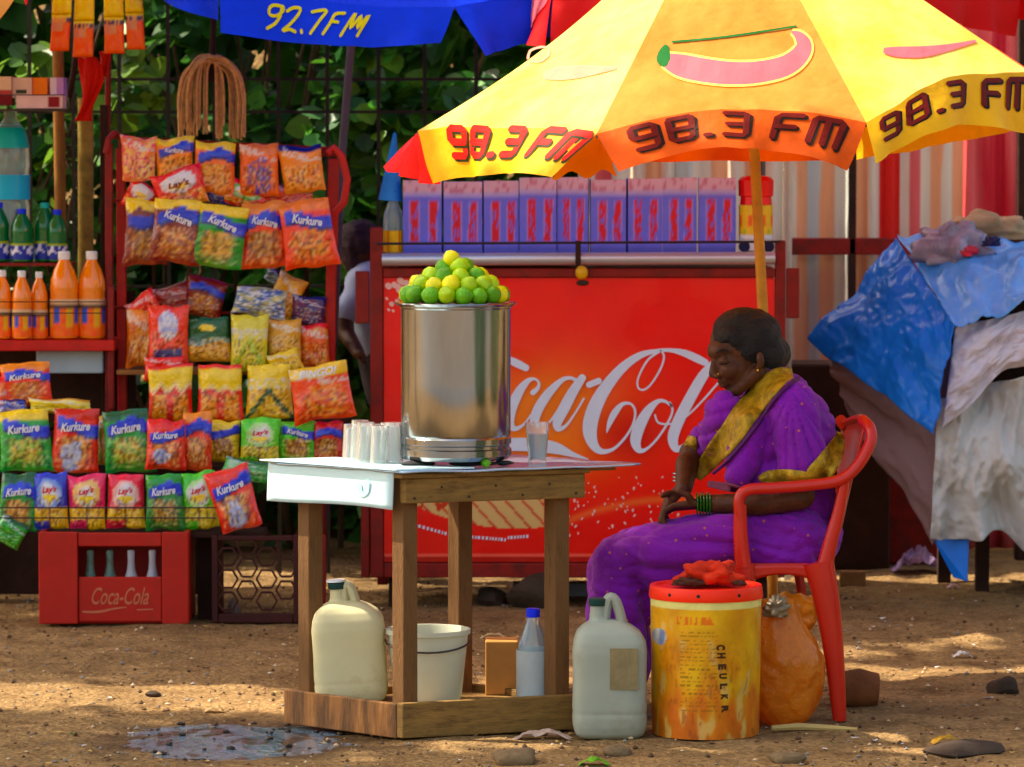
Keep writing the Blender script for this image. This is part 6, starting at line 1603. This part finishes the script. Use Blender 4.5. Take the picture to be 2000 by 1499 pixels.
# sari: lap and skirt
b = MB()
b.ell(P(1560, 1050, 12.6), (.13, .20, .105))
for dn in (12.47, 12.74):
    cap(b, P(1550, 1052, dn), P(1245, 1082, dn), .108, .080); cap(b, P(1240, 1085, dn), P(1195, 1125, dn), .080, .066)
    cap(b, P(1205, 1095, dn), V(P(1212, 0, dn).x, dn, .13), .072, .085)
cap(b, P(1400, 1060, 12.6), P(1220, 1085, 12.6), .09, .075)
cap(b, P(1200, 1120, 12.6), V(P(1210, 0, 12.6).x, 12.6, .14), .085, .10)
cap(b, P(1430, 1050, 12.42), P(1290, 1080, 12.42), .075, .07)
cap(b, P(1300, 1085, 12.55), P(1230, 1180, 12.55), .09, .09); cap(b, P(1370, 1090, 12.45), P(1290, 1110, 12.45), .07, .08)
def fold_l(v, n):
    k_ = P(1190, 1090, 12.6); q = v-k_; a = math.atan2(q.z+.02, q.x+.06)
    ver = sstep(.36, .2, v.z)
    w0 = noise.noise(v*2.2)*1.2; s1 = abs(noise.noise(V(v.x*3.5+w0, v.y*9, v.z*13+v.x*4+w0))); s2 = abs(noise.noise(V(v.x*9-v.z*10+w0, v.y*12, v.z*22+v.x*9)))
    return (1-ver)*(.034*(min(s1, .32)-.18)+.016*(min(s2, .3)-.16))*sstep(.0, .2, q.length)+ver*.018*(abs(math.sin(v.x*42+v.y*30+3*noise.noise(v*4)))**.6-.6)+.010*noise.noise(V(v.x*5+v.z*7, v.y*8, v.z*9-v.x*3))
lo_o, lo_r = blob('sari_skirt', b, SARI, wo, voxel=.0065, smooth=11, disp=fold_l)
# gold border laid over the drape
def lay(name, pts, m, rs, off=.006, sub=6, across=8, thick=.004):
    bv = BVHTree.FromPolygons([tuple(v) for r_ in rs for v in r_.v], [tuple(i+sum(len(x.v) for x in rs[:k]) for i in f_) for k, r_ in enumerate(rs) for f_ in r_.f])
    o = Vector(cam.location); q = crom(pts, sub); vs = []; fs = []; last = 12.45
    for n_, (x, y, w_) in enumerate(q):
        A, B = q[max(n_-1, 0)], q[min(n_+1, len(q)-1)]; tx, ty = B[0]-A[0], B[1]-A[1]; mm_ = math.hypot(tx, ty) or 1
        for j in range(across+1):
            e = j/across-.5; px, py = x-ty/mm_*w_*e, y+tx/mm_*w_*e
            dr = (P(px, py, 12.5)-o).normalized(); h = bv.ray_cast(o, dr)
            if h[0] is not None: last = h[0].y; p = h[0]-dr*off*(1+.5*math.cos(math.pi*e*2))
            else: p = P(px, py, last)
            vs.append(p)
    # even the depths out so the cloth hangs smoothly
    w1 = across+1; n1 = len(q); ys = [v.y for v in vs]
    for it in range(3):
        ns_ = ys[:]
        for i in range(n1):
            for j in range(w1):
                s_ = [ys[ii*w1+jj] for ii in (max(i-1, 0), i, min(i+1, n1-1)) for jj in (max(j-1, 0), j, min(j+1, across))]
                ns_[i*w1+j] = min(ys[i*w1+j], sum(s_)/9)
        ys = ns_
    vs = [o+(v-o)*((y-o.y)/(v.y-o.y)) for v, y in zip(vs, ys)]
    for i in range(n1-1):
        for j in range(across): fs.append((i*w1+j, i*w1+j+1, (i+1)*w1+j+1, (i+1)*w1+j))
    m_ = MB(); m_.add(vs, fs); return m_.build(name, m, wo, smooth=True, ang=180, solid=thick)
lay('sari_border', [(1548, 730, 20), (1520, 738, 38), (1488, 768, 46), (1458, 805, 50), (1430, 845, 48), (1402, 880, 44), (1380, 908, 34), (1362, 936, 14)], GOLD, [up_r])
lay('border_edge', [(1562, 738, 6), (1530, 762, 7), (1503, 795, 7), (1478, 832, 7), (1450, 868, 7), (1420, 902, 7), (1392, 926, 6)], mat('dark_purple_edge', rgb(70, 6, 80), rough=.6), [up_r], off=.010, across=2)
lay('sleeve_border', [(1482, 936, 8), (1500, 932, 24), (1535, 932, 30), (1570, 934, 26), (1588, 932, 12)], GOLD, [up_r], off=.009)
lay('sari_border', [(1640, 845, 10), (1636, 868, 30), (1620, 900, 44), (1596, 930, 46), (1578, 948, 30)], GOLD, [up_r], off=.012)
lay('sleeve_border', [(1352, 852, 14), (1350, 866, 24), (1346, 880, 24), (1344, 894, 14)], GOLD, [up_r], off=.008)
# bangles
m_ = MB()
for k in range(5): 
    c_ = P(1362+k*6, 984, 12.45+.0); m_.lathe([(.0325, -.002), (.0345, 0), (.0325, .002), (.0305, 0), (.0325, -.002)], c_, 20, rot=rotm(0, 90, 0))
m_.build('green_bangles', mat('green_glass_bangle', rgb(30, 110, 20), rough=.2, coat=.5), wo, smooth=True)['kind'] = 'stuff'
m_ = MB()
for k in range(3): 
    c_ = P(1335, 925+k*7, 12.70); m_.lathe([(.033, -.0025), (.0355, 0), (.033, .0025), (.0305, 0), (.033, -.0025)], c_, 20)
m_.build('metal_bangles', mat('silver_bangle', rgb(180, 175, 165), rough=.25, metal=.9), wo, smooth=True)['kind'] = 'stuff'
lay('blouse_hem', [(1382, 945, 12), (1420, 952, 16), (1450, 958, 10)], mat('dusky_pink_cloth', rgb(130, 70, 90), rough=.7), [skin_r, up_r, lo_r], off=.01)

# ------------------------------------------------------------------ man half hidden behind the counter
mn = thing('person', 'man in a white shirt stooping behind the left end of the red counter', 'person', (P(705, 0, 16.35).x, 16.35, 0))
b = MB(); 
b.ell(P(706, 483, 16.35), (.085, .075, .105), rotm(0, -25)); b.ell(P(722, 505, 16.35), (.05, .055, .06)); cap(b, P(712, 515, 16.35), P(728, 550, 16.4), .05, .06)
b.ell(P(735, 508, 16.33), (.014, .02, .014))
cap(b, P(672, 610, 16.24), P(676, 650, 16.22), .038, .034); cap(b, P(676, 652, 16.22), P(700, 690, 16.1), .034, .026)
for k in range(4): cap(b, P(700+k*2, 690, 16.08+.018*k), P(708+k*2, 708, 16.07+.018*k), .011, .009, 6)
cap(b, P(700, 688, 16.06), P(712, 694, 16.04), .012, .009, 6)
cap(b, P(750, 600, 16.4), P(765, 730, 16.45), .12, .12)
for dn in (16.3, 16.52):
    cap(b, P(775, 760, dn), P(790, 960, dn-.05), .08, .055); cap(b, P(790, 960, dn-.05), V(P(790, 0, dn).x, dn, .08), .052, .038); cap(b, V(P(790, 0, dn).x, dn, .05), V(P(760, 0, dn).x, dn-.03, .035), .038, .03)
blob('body', b, SKIN, mn, voxel=.008, smooth=4)
b = MB(); b.ell(P(704, 474, 16.35), (.094, .086, .092), rotm(0, -25)); b.ell(P(692, 500, 16.35), (.05, .07, .07))
blob('hair', b, mat('curly_dark_hair', rgb(60, 38, 44), rough=.7, ns=30, na=.7), mn, voxel=.009, smooth=3, disp=lambda v, n: .007*noise.noise(v*45))
b = MB(); cap(b, P(726, 560, 16.32), P(745, 660, 16.4), .11, .13); cap(b, P(712, 555, 16.26), P(676, 612, 16.24), .07, .052)
blob('shirt', b, mat('bluish_white_cotton', rgb(180, 190, 215), rough=.8, ns=6, na=.15), mn, voxel=.01, smooth=5, disp=lambda v, n: .008*noise.noise(V(v.x*9, v.y*9, v.z*16)))
b = MB(); cap(b, P(760, 690, 16.4), P(770, 760, 16.42), .13, .12)
for dn in (16.3, 16.52): cap(b, P(775, 760, dn), P(790, 960, dn-.05), .095, .07); cap(b, P(790, 960, dn-.05), V(P(790, 0, dn).x, dn, .12), .068, .058)
blob('trousers', b, mat('dark_trousers', rgb(42, 34, 38), rough=.85), mn, voxel=.01, smooth=5)

# ------------------------------------------------------------------ tarp covered cart on the right
TB1 = mat('blue_tarp', rgb(25, 130, 252), rough=.35, ns=3, na=.2, bs=6, bd=.012, coat=.15, transl=.25, dirt=(rgb(60, 150, 250), 1.6, .4, .8, .6))
TWH1 = mat('white_sheet', rgb(235, 230, 244), rough=.55, ns=3, na=.12, bs=6, bd=.01, transl=.15)
TGR = mat('grey_sheet', rgb(222, 222, 222), rough=.6, ns=2.5, na=.15, bs=6, bd=.01, transl=.15, dirt=(rgb(150, 135, 115), 3, .52, .78, .5))
TMV = mat('mauve_dusty_sheet', rgb(150, 124, 126), rough=.7, ns=3, na=.25, bs=7, bd=.02, dirt=(rgb(100, 74, 66), 3, .48, .7, .6))
cv = thing('covered_cart', 'cart heaped up and covered with a blue tarp over dusty white sheets', 'cart', (P(1900, 0, 16.2).x, 16.2, 0))
def cloth(name, c4, m, nu=40, nv=40, wr=.03, bulge=.0, seed=0, hem=.02, fr=(3, 3), par=cv, edge=None, thick=.003, pleat=0):
    """cloth between four corners (px, py, d): top left, top right, bottom left, bottom right"""
    a, b_, c, d_ = [P(*q) for q in c4]
    nrm = (b_-a).cross(c-a).normalized()
    if nrm.y > 0: nrm = -nrm
    def f(u, v):
        p = lerp(lerp(a, b_, u), lerp(c, d_, u), v)
        rid = 1-abs(2*noise.noise(V(u*fr[0]*1.3+seed, v*fr[1], seed)))
        r2 = abs(noise.noise(V(u*fr[0]*2.3+v*1.7+seed, v*fr[1]*1.6-u, seed+3))); r3 = abs(noise.noise(V(u*fr[0]*5-v*4, v*fr[1]*4.5+u*2, seed+6)))
        w_ = wr*(noise.noise(V(u*fr[0]+seed, v*fr[1], seed))*1.1-.7*(r2-.2)-.22*(r3-.2)+.2*(rid-.6)+pleat*v*(1-abs(math.sin(u*8+seed+1.5*noise.noise(V(u*3, v*2, seed))))**.7))
        p = p+nrm*(w_+bulge*math.sin(math.pi*u)*math.sin(math.pi*v))
        p.z += hem*noise.noise(V(u*4+seed, 0, 2))*v+(edge(u, v) if edge else 0)
        p.z = max(p.z, .012)
        return p
    m_ = MB(); m_.grid(f, nu, nv); return m_.build(name, m, par, smooth=True, ang=180, solid=thick)
# mauve side sheet hanging on the left, grey and white sheets, tarp on top
cloth('side_sheet', [(1612, 690, 15.95), (1880, 690, 15.62), (1650, 790, 15.98), (1822, 1065, 15.68)], TMV, wr=.035, seed=1, fr=(2, 4), edge=lambda u, v: .0)
cloth('grey_sheet', [(1832, 780, 15.58), (2150, 690, 15.55), (1816, 1050, 15.62), (2140, 1062, 15.6)], TGR, nu=90, nv=90, pleat=.8, wr=.07, seed=4, fr=(5, 3), hem=.12, bulge=.05)
cloth('white_sheet', [(1866, 630, 15.50), (2160, 560, 15.45), (1840, 826, 15.52), (2150, 690, 15.48)], TWH1, nu=80, nv=80, pleat=.5, wr=.055, seed=7, fr=(4, 3), hem=.05, bulge=.05, edge=lambda u, v: .10*v*math.sin(u*3.0)-.02)
cloth('blue_tarp', [(1752, 468, 16.05), (1866, 636, 15.44), (1578, 664, 15.95), (1822, 848, 15.46)], TB1, nu=90, nv=80, wr=.034, seed=9, fr=(3, 3), bulge=.05)
cloth('blue_tarp', [(1752, 464, 16.06), (2160, 445, 16.2), (1866, 637, 15.44), (2170, 540, 15.35)], mat('pale_blue_tarp', rgb(95, 165, 240), rough=.3, ns=3, na=.2, bs=9, bd=.02, coat=.2, dirt=(rgb(160, 190, 235), 2.2, .45, .7, .7)), nu=56, nv=46, wr=.045, seed=12, fr=(5, 3), bulge=.06)
m_ = MB(); q = P(1960, 800, 16.2); m_.box((q.x+.12, 16.15, .78), (.75, .8, .75)); m_.build('cart_body', DKW, cv)
m_ = MB(); m_.box((q.x+.12, 16.1, 1.26), (.6, .55, .2), taper=.8); m_.build('load', DKW, cv)
for (px, y) in ((1925, 15.95), (2110, 15.8), (1850, 16.4), (2110, 16.4)):
    m_ = MB(); m_.box((P(px, 0, y).x, y, .21), (.05, .05, .42)); m_.build('leg', DKW, cv)
BP = mat('blue_board', rgb(20, 120, 225), rough=.45, ns=5, na=.2)
m_ = MB(); a = P(1822, 1046, 15.7); b_ = P(1892, 1132, 15.6)
m_.add([P(1818, 1045, 15.7), P(1892, 1045, 15.64), P(1888, 1136, 15.62), P(1862, 1128, 15.66), P(1818, 1045, 15.76), P(1894, 1045, 15.72), P(1890, 1136, 15.70), P(1864, 1128, 15.72)], [(0, 1, 2, 3), (7, 6, 5, 4), (0, 4, 5, 1), (1, 5, 6, 2), (2, 6, 7, 3), (3, 7, 4, 0)])
m_.build('blue_flap', BP, cv)
# plastic bag with goods on top
crumple('plastic_bag', 'crumpled clear plastic bag of odds and ends on top of the blue tarp', P(1868, 488, 15.88), .155, mat('milky_plastic', rgb(185, 175, 195), rough=.3, ns=9, na=.5, transl=.25, dirt=(rgb(120, 100, 130), 7, .5, .66, .7)), 11, 'bag', .62, .62)
crumple('sacking', 'tan folded sacking lying along the back of the covered cart', P(1930, 452, 16.05), .20, mat('tan_sacking', rgb(170, 145, 115), rough=.8, ns=9, na=.4), 14, 'sack', .35, .5)
crumple('wrapper_ball', 'crumpled red wrapper inside the clear bag on the tarp', P(1882, 492, 15.76), .045, mat('crimson_wrapper', rgb(190, 40, 60), rough=.35, ns=9, na=.3), 17, 'wrapper', .6, .7)
crumple('wrapper_ball', 'small dark blue wrapper at the right of the clear bag', P(1937, 474, 15.76), .03, mat('navy_plastic', rgb(20, 20, 70)), 18, 'wrapper', .8, .6)
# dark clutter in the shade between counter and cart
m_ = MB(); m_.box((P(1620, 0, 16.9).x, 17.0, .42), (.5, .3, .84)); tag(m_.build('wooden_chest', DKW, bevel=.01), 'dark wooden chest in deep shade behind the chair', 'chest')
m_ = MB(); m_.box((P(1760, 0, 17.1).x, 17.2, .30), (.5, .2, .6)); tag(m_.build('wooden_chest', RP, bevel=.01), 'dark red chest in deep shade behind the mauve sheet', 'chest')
